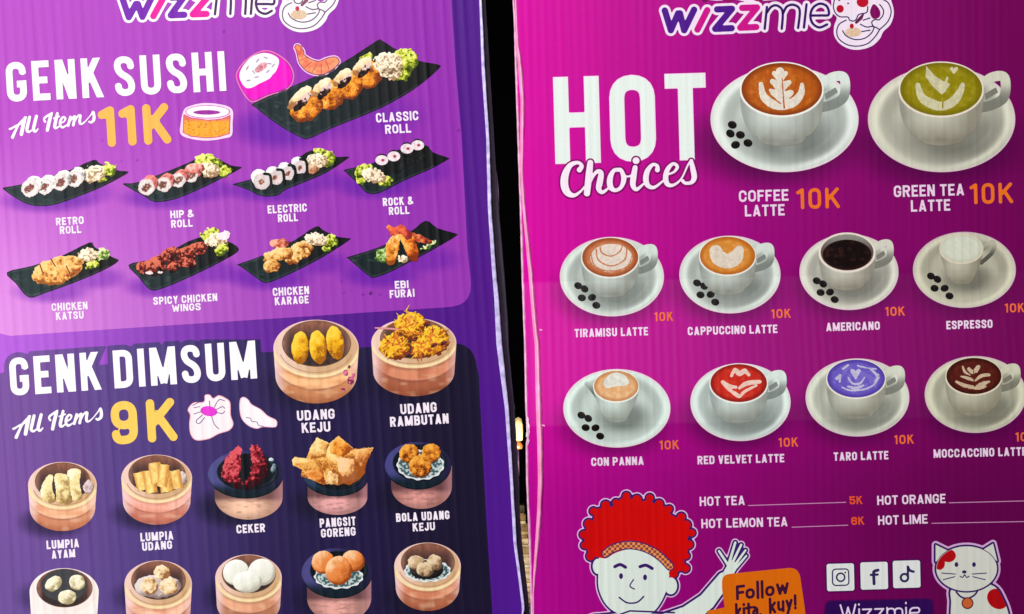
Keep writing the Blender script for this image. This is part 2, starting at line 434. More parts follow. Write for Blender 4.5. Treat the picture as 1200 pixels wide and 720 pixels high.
def plate(bd, tile, pts, label, tone=0, shadow=True):
    ox, oy, s = tile; P = cat(zm(pts, ox, oy, s), 3, True)
    xs = [p[0] for p in P]; ys = [p[1] for p in P]; x0, x1, y0, y1 = min(xs), max(xs), min(ys), max(ys)
    rim = C(12, 14, 22)
    def col(x, y):
        d = poly(x, y, P)
        v = (x-x0)/(x1-x0)
        c = mix(C(20+tone, 34+tone*1.3, 38+tone*1.3), C(12, 14, 18), sst(v, .2, .9))
        c = mix(c, C(70, 92, 88), .55*sst(fbm(x/9, y/5, 7), .55, .8)*(1-sst(v, .1, .75)))
        # raised lip: pale line just inside, dark line at the very edge
        c = mix(c, C(76, 88, 96), .5*sst(d, -3.2, -1.8)*(1-sst(d, -1.8, -.8))*(y > (y0+y1)/2-5))
        return mix(c, rim, .8*sst(d, -1.6, -.3))
    o = ink(bd, 'sushi_plate_picture', lambda x, y: poly(x, y, P), col, (x0-2, y0-2, x1+2, y1+2), .8, 3, None, label)
    return o
def lettuce(bd, par, cx, cy, rx, ry, rot, seed, lay=5, c=GREEN):
    blob(bd, 'lettuce', par, cx, cy, rx, ry, rot, c, seed, lay, amp=2.4, s=2.2, k=1.2, fs=1.6, step=.5)
def salad(bd, par, cx, cy, rx, ry, rot, seed, lay=6):
    blob(bd, 'shredded_salad', par, cx, cy, rx, ry, rot, CREAM, seed, lay, amp=2.2, s=2.0, k=1.25, fs=1.25, step=.5)
def roll(bd, par, cx, cy, r, seed, lay, face=(245, 238, 235), fill=(120, 60, 50), side=None, fr=.5, sq=1.0):
    """one sushi roll: side wall piece behind, rice face, filling"""
    if side is not None:
        sx, sy, sc, tex = side
        f0 = lambda x, y: rough_f(lambda a, b: stroke(a, b, [(cx, cy), (cx+sx, cy+sy)], r*.96), .5, 1.8, seed)(x, y)
        n = ink(bd, 'sushi_roll', f0, blotch(C(*[v*.55 for v in sc]), C(*sc), C(*[min(255, v*1.22+14) for v in sc]), tex, seed, cx=cx, cy=cy, rx=r*1.6, ry=r*1.4, k=.7),
                (cx-r-abs(sx)-2, cy-r-abs(sy)-2, cx+r+abs(sx)+2, cy+r+abs(sy)+2), .6, lay, par)
    def col(x, y):
        d = np.hypot(x-cx, (y-cy)/sq)
        c = mix(C(*face), C(*[v*.86 for v in face]), noise(x/2, y/2, seed)*.8)
        ox = (hsh(np.int64(seed), np.int64(3), 1)-.5)*r*.25; d2 = np.hypot((x-cx-ox)*1.05+(y-cy)*.35, y-cy-.3)
        c = mix(c, C(*fill), sst(-d2+(noise(x/1.8, y/1.8, seed+2)-.5)*3.2, -r*fr-.8, -r*fr+.9))
        c = mix(c, C(235, 180, 150), .85*sst(noise(x/1.3+5, y/1.3, seed+3), .55, .75)*sst(-d, -r*fr*.75, -r*fr*.3))
        return mix(c, C(200, 180, 186), .45*sst(d, r*.8, r))
    ink(bd, 'roll_face', rough_f(lambda x, y: ell(x, y, cx, cy, r, r*sq)+.35*np.cos(np.arctan2(y-cy, x-cx)*5+seed), .55, 2.2, seed), col, (cx-r-1, cy-r-1, cx+r+1, cy+r+1), .5, lay+.4, par)
    return

def steamer(bd, cx, cy, rx, ry, H, label, tone, inner='dark', white=0, lay=3):
    """bamboo basket: rim ellipse (cx,cy,rx,ry), body height H; tone = wall colour"""
    f = lambda x, y: np.minimum(np.minimum(ell(x, y, cx, cy, rx, ry), ell(x, y, cx, cy+H, rx*.955, ry)),
                               np.maximum(np.abs(x-cx)-rx+(y-cy)/H*rx*.045, np.abs(y-cy-H/2)-H/2))
    W = C(*tone)
    seed = int(cx)
    def col(x, y):
        u = (x-cx)/rx; e = np.sqrt(np.clip(1-u*u, 0, 1))
        yl = y-(cy+ry*e)                       # distance below the front rim
        c = mix(W*.86, np.minimum(W*1.10+12, 255), sst(yl/H, .0, .18)*(1-sst(yl/H, .40, .55)))
        c = mix(c, W*C(.90, .80, .76), sst(yl/H, .42, .6)*.8); c = mix(c, W*C(.66, .50, .44), .7*sst(yl/H, .62, 1.05))
        c = mix(c, C(120, 60, 50), .55*np.exp(-((yl/H-.48)/.035)**2))
        c = mix(c, W*C(.90, .78, .70), .5*sst(noise(x/16, y/7.0, seed), .4, .85)); c = mix(c, C(250, 226, 190), .3*sst(noise(x/11+9, y/5, seed), .55, .9))
        c = mix(c, C(244, 214, 222), .75*sst(-u, .62, .95)); c = mix(c, C(236, 200, 205), .55*sst(u, .68, .96))
        # joints in the bamboo strip
        for j in (-.42, .12, .55):
            c = mix(c, W*.8, .22*np.exp(-((u-j)/.02)**2))
        rimk = ell(x, y, cx, cy, rx, ry)
        top = mix(C(214, 172, 132), C(240, 206, 190), sst(-u, -.2, .9))
        cream = C(250, 226, 176)
        c2 = mix(top, cream, sst(rimk, -3.6, -1.6)*sst(y-cy, -2, 8)); c2 = mix(c2, C(245, 205, 210), .8*sst(rimk, -2.2, -.6)*(1-sst(y-cy, -2, 6)))
        c = np.where((rimk < 0)[..., None], c2, c)
        c = mix(c, cream, np.where(rimk >= 0, 1-sst(rimk, .2, 1.6), 0)*sst(y-cy, 0, 8)*.9)
        return mix(c, C(252, 244, 246), white*(1-sst(yl, 4, 26)*.4))  # white: overexposed look painted into the basket's ink
    o = ink(bd, 'steamer_picture', f, col, (cx-rx-2, cy-ry-2, cx+rx+2, min(cy+H+ry+2, 790)), .75, lay, None, label)
    ix, iy, irx, iry = cx+rx*.01, cy-ry*.17, rx*.81, ry*.81
    def icol(x, y):
        v = (y-iy)/iry
        c = mix(C(150, 96, 78), C(72, 48, 46), sst(v, -.95, -.1))
        c = mix(c, C(52, 40, 44), sst(v, 0, .7))
        c = mix(c, C(208, 150, 130), .6*sst(np.abs(x-ix)/irx, .72, .98))
        c = mix(c, C(100, 66, 56), .5*sst(fbm(x/3, y/6, seed), .5, .75))
        d = ell(x, y, ix, iy, irx, iry)
        return mix(c, C(120, 84, 50), .8*sst(d, -1.6, -.2))
    ink(bd, 'basket_inside', lambda x, y: ell(x, y, ix, iy, irx, iry), icol, (ix-irx-1, iy-iry-1, ix+irx+1, iy+iry+1), .7, lay+1, o)
    # inner lip shadow line
    pts = [(cx+rx*.86*math.cos(a), cy+ry*.02+ry*.82*math.sin(a)) for a in np.linspace(.25, math.pi-.25, 18)]
    if not white: ink(bd, 'rim_groove', lambda x, y: stroke(x, y, pts, .55), flat(C(196, 150, 104)), (cx-rx, cy, cx+rx, cy+ry+2), .6, lay+1, o)
    return o
def bowl_steamer(bd, cx, cy, rx, ry, bx, brx, bb, label, tone, rim=(78, 78, 138), lay=3):
    """black bowl sitting on a bamboo ring; bb = bottom of ring"""
    top = cy; bry = ry*.95; by = bb-bry
    f = lambda x, y: np.minimum(ell(x, y, bx, by, brx, bry), np.maximum(np.abs(x-bx)-brx, np.maximum(top-y, y-by)))
    W = C(*tone); seed = int(cx)+7
    def col(x, y):
        u = (x-bx)/brx; c = mix(W*.78, np.minimum(W*1.12+8, 255), sst(-np.abs(u+.1), -1, -.1))
        c = mix(c, W*.76, .6*sst(fbm(x/8, y/2.2, seed), .48, .78))
        c = mix(c, W*.62, .5*sst(y, bb-12, bb)); c = mix(c, C(60, 30, 40), .6*sst(-y, -(cy+ry+5), -(cy+ry-2)))
        return mix(c, C(225, 160, 170), .5*sst(u, .6, .95))
    o = ink(bd, 'steamer_picture', f, col, (bx-brx-2, top-2, bx+brx+2, bb+2), .75, lay, None, label)
    def bc(x, y):
        d = ell(x, y, cx, cy, rx, ry); u = (x-cx)/rx
        c = mix(C(*rim), C(34, 30, 66), sst(u, -.7, .6)); c = mix(c, C(14, 30, 42), sst((y-cy)/ry, .25, .75))
        c = mix(c, C(8, 12, 20), .8*sst(d, -1.8, -.2)*sst((y-cy)/ry, 0, .5))
        i = ell(x, y, cx+rx*.05, cy-ry*.12, rx*.82, ry*.78)
        c = mix(c, C(10, 16, 24), 1-sst(i, -1.2, .3))
        return mix(c, C(60, 96, 104), .5*np.exp(-((i+3.0)/1.2)**2)*sst(u, .2, .8))
    ink(bd, 'black_bowl', lambda x, y: ell(x, y, cx, cy, rx, ry), bc, (cx-rx-1, cy-ry-1, cx+rx+1, cy+ry+1), .7, lay+1, o)
    return o
def doily(bd, par, cx, cy, rx, ry, lay):
    def f(x, y):
        a = np.arctan2((y-cy)/ry, (x-cx)/rx); return ell(x, y, cx, cy, rx, ry)+.7*np.cos(a*13)
    def col(x, y):
        d = ell(x, y, cx, cy, rx, ry)
        c = mix(C(190, 208, 206), C(44, 72, 78), .85*sst(noise(x/2.1, y/1.8, 5), .38, .58))
        return mix(c, C(232, 236, 240), sst(d, -2.4, -1.2))
    ink(bd, 'paper_doily', f, col, (cx-rx-2, cy-ry-2, cx+rx+2, cy+ry+2), .55, lay, par)

# ------------------------------------------------------------------ coffee cups
def cup(bd, S, R, base, drink, label, tint, beans=(), handle='R', inner=0, arts=(), body=1.0, bs=1.0, art_col=(250, 240, 225)):
    sx, sy, srx, sry = S; cx, cy, rx, ry = R; by, bw = base
    T = C(*tint); seed = int(cx+cy)
    def scol(x, y):
        d = ell(x, y, sx, sy, srx, sry); u = (x-sx)/srx; v = (y-sy)/sry; q = np.sqrt(u*u+v*v)
        c = mix(T*.96, T*.80, sst(q, .55, .75)*(1-sst(q, .75, .92))*.8*sst(-v, -.9, .3))
        c = mix(c, np.minimum(T*1.10, 252), .8*sst(q, .80, .93))
        # soft contact shade of the cup, printed in the picture
        e = np.sqrt(((x-(cx+rx*.25))/(rx*1.25))**2+((y-(by-ry*.35))/(ry*1.05))**2)
        c = mix(c, T*.50, .85*(1-sst(e, .45, 1.3)))
        c = mix(c, T*.80, .55*np.exp(-((q-.70)/.035)**2)*sst(-v, -.95, .2)); c = mix(c, T*.90, .35*noise(x/22, y/16, seed)); c = mix(c, np.minimum(T*1.16, 253), .7*np.exp(-((q-.90)/.05)**2)*sst(np.abs(u+v*.4), .2, .9))
        return mix(c, C(240, 208, 224)*(T.mean()/212), .85*sst(d, -2.3, -.8))
    o = ink(bd, 'coffee_cup_picture', lambda x, y: ell(x, y, sx, sy, srx, sry), scol, (sx-srx-1, sy-sry-1, min(sx+srx+1, 1235), sy+sry+1), .9, 3, None, label)
    # handle
    sg = 1 if handle == 'R' else -1
    k = rx/49.0
    if handle == 'R' and body == 1.0:
        hp = cat([(cx+rx*.92, cy-ry*.10), (cx+rx*1.18, cy-ry*.42), (cx+rx*1.46, cy-ry*.46), (cx+rx*1.52, cy-ry*.1), (cx+rx*1.46, cy+ry*.32), (cx+rx*1.2, cy+ry*.56), (cx+rx*.92, cy+ry*.66)], 5)
        hr = 5.2*k+.5
        hs = lambda x, y: stroke(x, y, hp, hr)
        def hcol(x, y):
            d = stroke(x, y, hp, hr)
            c = mix(np.minimum(T*1.06, 252), T*.70, sst(y, cy-ry*.35, cy+ry*.55)); return mix(c, T*.55, .5*sst(-d, -1.5, 0)*sst(y, cy-ry*.2, cy+ry*.3))
        # dark gap inside the loop reads as shaded saucer
        gp = [(cx+rx*1.04, cy+ry*.18), (cx+rx*1.28, cy-ry*.04), (cx+rx*1.32, cy+ry*.10), (cx+rx*1.06, cy+ry*.34)]
        ink(bd, 'handle', hs, hcol, (cx+rx*.8, cy-ry, cx+rx*1.8, cy+ry*1.2), .6, 4, o)
        ink(bd, 'handle_gap', lambda x, y: poly(x, y, gp)-.8, flat(T*.62), (cx+rx*.9, cy-ry*.5, cx+rx*1.5, cy+ry*.8), .5, 4.4, o)
    else:
        if handle == 'R': hp = cat([(cx+rx*.95, cy+ry*.05), (cx+rx*1.35, cy-ry*.45), (cx+rx*1.5, cy-ry*.2), (cx+rx*1.35, cy+ry*.35), (cx+rx*.9, cy+ry*.95)], 5); hr = 2.4
        else: hp = cat([(cx-rx*.85, cy+ry*.35), (cx-rx*1.28, cy-ry*.15), (cx-rx*1.1, cy+ry*.1), (cx-rx*.85, cy+ry*.6)], 5); hr = 2.6
        ink(bd, 'handle', lambda x, y: stroke(x, y, hp, hr), lambda x, y: mix(T*.95, T*.45, sst(y, cy-ry*.4, cy+ry*.5)), (cx-rx*2, cy-ry*1.2, cx+rx*2, cy+ry*1.5), .6, 4, o)
    # body
    bry = bw*.36 if body == 1.0 else bw*.42; yb = by-bry
    ex, pw = (2.6, .62) if body == 1.0 else (1.5, .9)
    side = [(rx*.998 if t == 0 else bw*.98+(rx-bw*.98)*(1-t**ex)**pw, cy+(yb-cy)*t) for t in np.linspace(0, 1, 14)]
    bp = [(cx-h, y_) for h, y_ in side]+[(cx+h, y_) for h, y_ in side[::-1]]
    bf = lambda x, y: np.minimum(np.minimum(poly(x, y, bp), ell(x, y, cx, yb, bw, bry)), ell(x, y, cx, cy, rx, ry))
    def bcol(x, y):
        u = (x-cx)/rx; v = (y-cy)/(by-cy)
        c = mix(T*.72, T*1.0, sst(u, -1.0, -.4)); c = mix(c, T*C(.70, .68, .66), sst(u, -.1, .95))
        c = mix(c, T*C(.60, .57, .54), .85*sst(v, .45, 1.0)); c = mix(c, T*.55, .3*np.exp(-((v-.90)/.03)**2)*(1-sst(np.abs(u), .35, .65)))
        c = mix(c, T*.9, .35*noise(x/7, y/9, seed))
        d = ell(x, y, cx, cy, rx, ry)
        rimc = np.minimum(T*1.12+C(10, -2, 0), 253)
        return mix(c, rimc, 1-sst(d, .1, 1.1))
    ink(bd, 'cup', bf, bcol, (cx-rx-2, cy-ry-2, cx+rx+2, by+2), .7, 5, o)
    # drink
    q = .965 if not inner else .90
    if inner:
        def ic(x, y):
            return mix(T*.72, C(60, 40, 40), .6*sst(y, cy-ry*.9, cy))
        ink(bd, 'cup_inside', lambda x, y: ell(x, y, cx, cy, rx*.93, ry*.91), ic, (cx-rx, cy-ry, cx+rx, cy+ry), .7, 5.6, o)
        dx, dy, drx, dry = cx, cy+ry*.12, rx*.86, ry*.76
    else:
        dx, dy, drx, dry = cx, cy-.2, rx*q, ry*.95
    ink(bd, 'drink', lambda x, y: ell(x, y, dx, dy, drx, dry), drink, (dx-drx-1, dy-dry-1, dx+drx+1, dy+dry+1), .6, 6.2, o)
    if arts:
        def af(x, y):
            d = np.full(np.shape(x), 99.0)
            for a in arts:
                if a[0] == 's': d = np.minimum(d, stroke(x, y, a[1], a[2] if len(a) > 2 else None))
                elif a[0] == 'e': d = np.minimum(d, ell(x, y, *a[1]))
                elif a[0] == 'p': d = np.minimum(d, poly(x, y, a[1])-.3)
                elif a[0] == '-': d = np.maximum(d, -stroke(x, y, a[1], a[2] if len(a) > 2 else None))
            return d+(noise(x/1.6, y/1.6, seed)-.5)*.5
        AC = C(*art_col)
        ink(bd, 'latte_art', af, lambda x, y: mix(AC, AC*.82, .9*fbm(x/2.4, y/2.4, seed+1)), (cx-rx, cy-ry, cx+rx, cy+ry), .42, 6.8, o)
    for i, (ex, ey) in enumerate(beans):
        rot = (20, 35, 10, -15, 15)[i % 5]
        def bn(x, y, ex=ex, ey=ey, rot=rot):
            c, s = math.cos(math.radians(rot)), math.sin(math.radians(rot))
            a = (x-ex)*c+(y-ey)*s; b = -(x-ex)*s+(y-ey)*c
            cc = mix(C(18, 12, 16), C(46, 34, 34), sst(-b, 0, 4)*.7); return mix(cc, C(4, 2, 4), np.exp(-((b+.12*a)/.5)**2))
        ink(bd, 'coffee_bean', lambda x, y: ell(x, y, ex, ey, 5.3*bs, 4.5*bs, rot), bn, (ex-7, ey-7, ex+7, ey+7), .55, 4.6, o)
    return o
def swirl(c1, c2, c3, cx, cy, rx, ry, seed):
    def col(x, y):
        q = np.sqrt(((x-cx)/rx)**2+((y-cy)/ry)**2); n = fbm(x/5, y/4, seed)
        c = mix(c2, c3, sst(n, .45, .75)*.7); c = mix(c, c1, sst(q, .78, 1.0)); return c
    return col

# ------------------------------------------------------------------ printed drop shadows (part of the artwork)
L_SHADOWS += [(330, 150, 60, 26, .75), (420, 135, 80, 30, .45), (55, 236, 55, 14, .6), (95, 226, 40, 16, .4), (190, 232, 50, 14, .6), (240, 222, 40, 14, .5),
              (320, 224, 55, 14, .7), (370, 210, 40, 14, .5), (440, 218, 50, 16, .7), (490, 200, 40, 18, .55), (60, 342, 45, 14, .5), (110, 326, 40, 14, .45),
              (190, 336, 45, 14, .6), (245, 318, 45, 15, .5), (315, 326, 50, 15, .7), (370, 308, 45, 15, .5), (445, 322, 48, 16, .7), (500, 304, 40, 16, .5)]
L_SHADOWS += [(370, 452, 62, 32, .7), (487, 445, 62, 32, .75), (62, 612, 40, 20, .6), (172, 603, 42, 20, .65), (275, 595, 48, 24, .8), (385, 590, 48, 24, .8), (485, 582, 48, 26, .85),
              (60, 700, 40, 22, .5), (172, 700, 40, 22, .6), (280, 700, 42, 26, .8), (385, 702, 44, 26, .8), (490, 700, 46, 26, .8)]
R_SHADOWS += [(905, 168, 100, 52, .8), (1100, 168, 104, 54, .75), (714, 342, 66, 42, .6), (852, 338, 66, 42, .65), (992, 334, 64, 42, .65), (1126, 330, 66, 44, .6),
              (720, 496, 68, 42, .65), (864, 488, 66, 42, .75), (1000, 482, 68, 42, .7), (1140, 480, 66, 42, .7)]

# ------------------------------------------------------------------ LEFT BOARD: sheets
GS = Text('GENK SUSHI', 9, 120, 265.5, 106.6, 46.5, 7.9, LB.lean, .15, sp=.0)
GD = Text('GENK DIMSUM', 13, 464.3, 301.5, 443.5, 44.5, 7.7, LB.lean, .145, sp=.06)
ink(LB, 'board_sheet', base_f(L_EDGE, 1, -60, 0), left_base_col, (-60, -66, 620, 786), 2.0, 0, None, 'purple printed face sheet')
VP = [(-22, -66), (527, -66), (529, 0), (534, 80), (541, 160), (547.5, 290), (551, 322)]+rr([(551, 322), (553.5, 357.5), (520, 360.5)], 24)+[(12, 393.8), (4, 392), (-14, 386)]
ink(LB, 'printed_panel', lambda x, y: poly(x, y, VP), left_panel_col, (-24, -66, 560, 396), 1.6, 1, None, 'light violet panel with eight sushi plates')
DP = [(-30, 440), (0, 437.5), (127, 427), (310, 413)]+rr([(420, 407.5), (553, 401.5), (561, 440)], 22)+[(565, 520), (570, 610), (577, 720), (580, 786), (-30, 786)]
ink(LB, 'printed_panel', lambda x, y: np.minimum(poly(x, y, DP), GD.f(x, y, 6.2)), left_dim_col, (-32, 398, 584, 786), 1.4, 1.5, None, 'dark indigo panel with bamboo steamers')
ink(LB, 'title_text', GS.f, flat(C(255, 250, 255)), GS.bbox, .7, 4, None, 'GENK SUSHI in tall white capitals')
ink(LB, 'title_text', GD.f, flat(C(255, 250, 255)), GD.bbox, .7, 4, None, 'GENK DIMSUM in tall white capitals')
write(LB, 'price_text', '11K', 121, 173, 199, 168.4, 47.5, 9.8, C(252, 184, 84), gap=.20, rnd=True, label='11K in rounded orange figures')
write(LB, 'price_text', '9K', 132, 521.6, 206, 516.8, 50.5, 9.8, C(255, 208, 96), gap=.22, rnd=True, label='9K in rounded yellow figures')

# script words: strokes in tile units
ALL_ITEMS = [
    [(88, 386, 9), (108, 378, 8), (150, 352, 6), (200, 336, 6)],
    [(112, 458, 13), (136, 405, 10), (168, 345, 9), (228, 284, 9)],
    [(222, 288, 12), (206, 350, 15), (190, 432, 14)],
    [(262, 282, 12), (246, 350, 13), (238, 395, 12), (256, 412, 9), (282, 396, 6)],
    [(322, 274, 12), (304, 345, 13), (296, 390, 12), (312, 408, 9), (336, 386, 5)],
    [(398, 322, 9), (388, 300, 8), (404, 280, 9), (458, 244, 7)],
    [(452, 256, 12), (432, 330, 14), (418, 396, 13)],
    [(506, 250, 11), (490, 320, 13), (482, 365, 12), (496, 378, 9), (524, 360, 5)],
    [(474, 292, 6), (524, 276, 6)],
    [(532, 338, 6), (566, 318, 6), (576, 292, 8), (556, 282, 8), (534, 310, 10), (530, 350, 10), (552, 372, 9), (590, 350, 5)],
    [(620, 280, 10), (610, 320, 11), (600, 356, 11)], [(612, 330, 5), (640, 286, 7), (660, 278, 10), (652, 320, 11), (646, 352, 11)],
    [(656, 328, 5), (684, 274, 7), (708, 268, 10), (702, 310, 11), (706, 338, 10), (728, 338, 7), (762, 308, 4)],
    [(762, 308, 4), (800, 262, 5), (820, 236, 9), (828, 275, 12), (824, 308, 12), (802, 328, 9), (786, 322, 8)]]
def script(bd, name, strokes, mapf, col, lay, step, label, grow=0):
    SS = []
    for s in strokes:
        c = cat(s, 4); SS.append([(*mapf(p[0], p[1]), p[2]*mapf.s) for p in c])
    xs = [p[0] for s in SS for p in s]; ys = [p[1] for s in SS for p in s]
    def f(x, y):
        x = np.asarray(x, float); y = np.asarray(y, float); D = np.full(x.shape, 30.0)
        for s in SS:
            m = 9+grow; k = (x > min(p[0] for p in s)-m) & (x < max(p[0] for p in s)+m) & (y > min(p[1] for p in s)-m) & (y < max(p[1] for p in s)+m)
            if k.any(): D[k] = np.minimum(D[k], stroke(x[k], y[k], s))
        return D-grow
    return f, ink(bd, name, f, flat(col), (min(xs)-7-grow, min(ys)-7-grow, max(xs)+7+grow, max(ys)+7+grow), step, lay, None, label)
class Map:
    def __init__(s, ox, oy, k, shear=0, sc=None): s.ox, s.oy, s.k, s.sh, s.s = ox, oy, k, shear, sc or k
    def __call__(s, x, y): return (s.ox+x*s.k, s.oy+y*s.k+(x*s.k)*s.sh)
ALL_ITEMS = [[(a, b, r*1.1) for a, b, r in st] for st in ALL_ITEMS]
script(LB, 'script_text', ALL_ITEMS, Map(0, 100, 1/7.5), C(255, 248, 255), 4, .45, 'All Items in white brush script, upper line')
script(LB, 'script_text', ALL_ITEMS, Map(3.6, 449.2, 1.045/7.5, -.027), C(255, 250, 255), 4, .45, 'All Items in white brush script, lower line')

# ------------------------------------------------------------------ logos
def union(fs):
    def f(x, y):
        d = fs[0](x, y)
        for g in fs[1:]: d = np.minimum(d, g(x, y))
        return d
    return f
def S_(pts, r=None, flat_=False): return lambda x, y: stroke(x, y, pts, r, flat_)
IND = C(84, 34, 150); PINK = C(235, 20, 160); INK = C(52, 30, 92)
def logo(bd, w, i, z1, z2, thin, emb, ind, pnk, dark, white, extra=()):
    R_ = 3.75
    letters = [S_(w, R_), S_(i, R_), S_(z1, R_), S_(z2, R_)]+[S_(t, 1.5) for t in thin]
    halo = lambda x, y: np.minimum(union(letters[:4])(x, y)-3.0, union(letters[4:])(x, y)-3.0)
    fs = [halo]+[S_(e[0], e[1]) if e[2] == 's' else (lambda x, y, e=e: poly(x, y, e[0])) for e in extra]
    hf = union(fs)
    xs = [p[0] for s in [w, i, z1, z2]+list(thin) for p in s]
    o = ink(bd, 'logo_emblem', hf, flat(white), (min(xs)-9, -64, max(xs)+9, 46), .6, 3, None, 'wizzmie wordmark in slanted letters with white outline')
    box = (min(xs)-6, -20, max(xs)+6, 44)
    ink(bd, 'letter', S_(w, R_), flat(ind), box, .5, 4, o); ink(bd, 'letter', S_(i, R_), flat(pnk), box, .5, 4, o)
    ink(bd, 'letter', S_(z1, R_), flat(ind), box, .5, 4, o); ink(bd, 'letter', S_(z2, R_), flat(pnk), box, .5, 4, o)
    for t in thin: ink(bd, 'letter', S_(t, 1.45), flat(dark), box, .45, 4, o)
    return o
T_ = lambda pts, ox, oy, s: zm(pts, ox, oy, s)
# left logo
lw = [(142, -6), (144.8, 2), (151, 20.5), (159.5, 5), (161.5, 5), (167, 20), (177.5, -2)]
li = [(191.5, -2), (179.8, 19.2)]
lz1 = [(201.5, -2.5), (215.5, -3), (200.2, 18.2), (216, 17.6)]
lz2 = [(230, -4), (244.5, -4), (226, 17.2), (242, 16.6)]
lthin = [[(254.5, -6), (252, 17)], cat([(254, -2), (259, -9), (266, -9), (270.5, -2), (270, 16.5)], 5), cat([(270.6, -2), (276, -9), (283, -9), (288, -2), (287.4, 16.5)], 5),
         [(296, -8), (294, 16.5)], cat([(303, 5), (313, 5), (321, 4.5), (320, -5), (311, -9), (303, -4), (300, 4), (303, 13), (311, 16.5), (318.5, 13)], 5)]
logo(LB, lw, li, lz1, lz2, lthin, None, C(118, 34, 176), PINK, C(66, 40, 92), C(255, 246, 255))
# right logo
rw = T_([(105, 95), (158, 268), (222, 120), (238, 120), (275, 268), (362, 88)], 765, 0, 7.5)
ri = T_([(478, 92), (392, 262)], 765, 0, 7.5)
rz1 = T_([(565, 85), (695, 80), (548, 256), (692, 250)], 765, 0, 7.5)
rz2 = T_([(785, 72), (915, 68), (768, 246), (908, 240)], 765, 0, 7.5)
rthin = [[(898.6, 8.5), (896, 34)], cat([(898.6, 15), (904, 8), (911, 7), (917, 14), (916, 34)], 5), cat([(917.5, 16), (922, 8), (930, 6), (937, 12), (935.2, 33)], 5),
         [(945, 5.5), (942, 32.5)], cat([(952, 18.5), (962, 18.4), (971, 17.5), (969, 8), (961, 4.6), (953, 9), (949.5, 18), (952, 27.5), (960, 32.5), (969, 29)], 5)]
upper = [cat([(826, -4), (840, 1), (858, -1), (876, 2.5), (896, 1), (916, -1), (930, -8), (930, -30), (826, -30)], 4, True)]
logo(RB, rw, ri, rz1, rz2, rthin, None, C(78, 18, 142), C(205, 10, 140), C(50, 18, 98), C(246, 226, 250), extra=[(upper[0], 0, 'p')])
for (cx_, w_) in ((853, 9), (889, 9)):
    ink(RB, 'letter', lambda x, y: ell(x, y, cx_, -5, w_, 7), flat(C(150, 10, 90)), (cx_-12, -14, cx_+12, 4), .6, 4)
ink(RB, 'letter', lambda x, y: ell(x, y, 826, -1, 3.5, 3.5), flat(C(110, 10, 70)), (820, -6, 832, 4), .6, 4)

def emblem(bd, q, white, dark, red, bgc, full):
    """round cat-and-noodle-bowl emblem beside the wordmark, tile units mapped by q"""
    m = lambda pts: [tuple([*q(p[0], p[1])]+([p[2]*q.s] if len(p) > 2 else [])) for p in pts]
    out = cat(m([(482, 40), (488, 112), (528, 158), (506, 230), (506, 312), (552, 384), (640, 432), (735, 438), (835, 408), (905, 345), (938, 280), (1000, 218), (1030, 120), (1010, 20), (960, -60), (700, -90), (500, -60)]), 5, True)
    xs = [p[0] for p in out]; ys = [p[1] for p in out]; bb = (min(xs)-2, min(ys)-2, max(xs)+2, max(ys)+2)
    o = ink(bd, 'logo_emblem', lambda x, y: poly(x, y, out), flat(white), bb, .6, 3.6, None, 'round cat and noodle bowl emblem beside the wordmark')
    lines = [m([(508, 0), (498, 60), (518, 120), (560, 150), (625, 152), (640, 178), (672, 188), (700, 172), (722, 130), (790, 112), (800, 60)]),
             m([(610, 180), (550, 215), (528, 280), (548, 345), (620, 395), (710, 408), (800, 385), (865, 325), (905, 262)]),
             m([(580, 272), (612, 318), (690, 350), (775, 338), (835, 290), (858, 240)]),
             m([(905, 42), (938, 90), (932, 140), (900, 178)]), m([(938, 0), (982, 30), (1006, 105), (978, 190), (905, 262)]),
             m([(735, 215), (790, 240), (850, 235), (905, 262)]), m([(850, 235), (835, 200), (860, 176), (900, 178)]), m([(760, 180), (820, 160)]), m([(750, 280), (820, 268)])]
    L = [cat(l, 4) for l in lines]
    lf = union([S_(l, 5.2*q.s) for l in L]+[lambda x, y: ell(x, y, *q(628, 32), 10*q.s, 6*q.s), lambda x, y: ell(x, y, *q(550, 5), 10*q.s, 6*q.s)])
    ink(bd, 'outline', lf, flat(dark), bb, .4, 4.6, o)
    ink(bd, 'noodles', rough_f(lambda x, y: ell(x, y, *q(672, 285), 72*q.s, 42*q.s), .5, 1.2, 3), lambda x, y: mix(C(240, 225, 205), C(215, 170, 130), fbm(x/1.2, y/1.0, 4)), bb, .5, 4.2, o)
    for a in ((558, 80, 32, 34), (660, 232, 18, 22)): ink(bd, 'red_patch', lambda x, y: ell(x, y, *q(a[0], a[1]), a[2]*q.s, a[3]*q.s), flat(red), bb, .5, 4.2, o)
    ink(bd, 'red_patch', lambda x, y: ell(x, y, *q(755, 20), 52*q.s, 46*q.s), flat(red), bb, .5, 4.2, o)
    ink(bd, 'arm', lambda x, y: stroke(x, y, m([(700, 200, 12), (740, 160, 16), (760, 130, 8)])), flat(mix(np.array(dark), np.array(red), np.array(.35))), bb, .45, 4.3, o)
    hole = cat(m([(852, 38), (905, 90), (905, 150), (850, 168), (820, 110)]), 4, True)
    ink(bd, 'gap', lambda x, y: poly(x, y, hole), flat(bgc), bb, .5, 4.2, o)
emblem(RB, Map(910, 0, 1/7.5), C(246, 230, 250), C(52, 34, 96), C(190, 10, 40), C(130, 0, 96), True)
emblem(LB, Map(270-9.5, -20.5, 1/7.5), C(254, 246, 254), C(108, 92, 118), C(200, 60, 90), C(172, 60, 196), False)

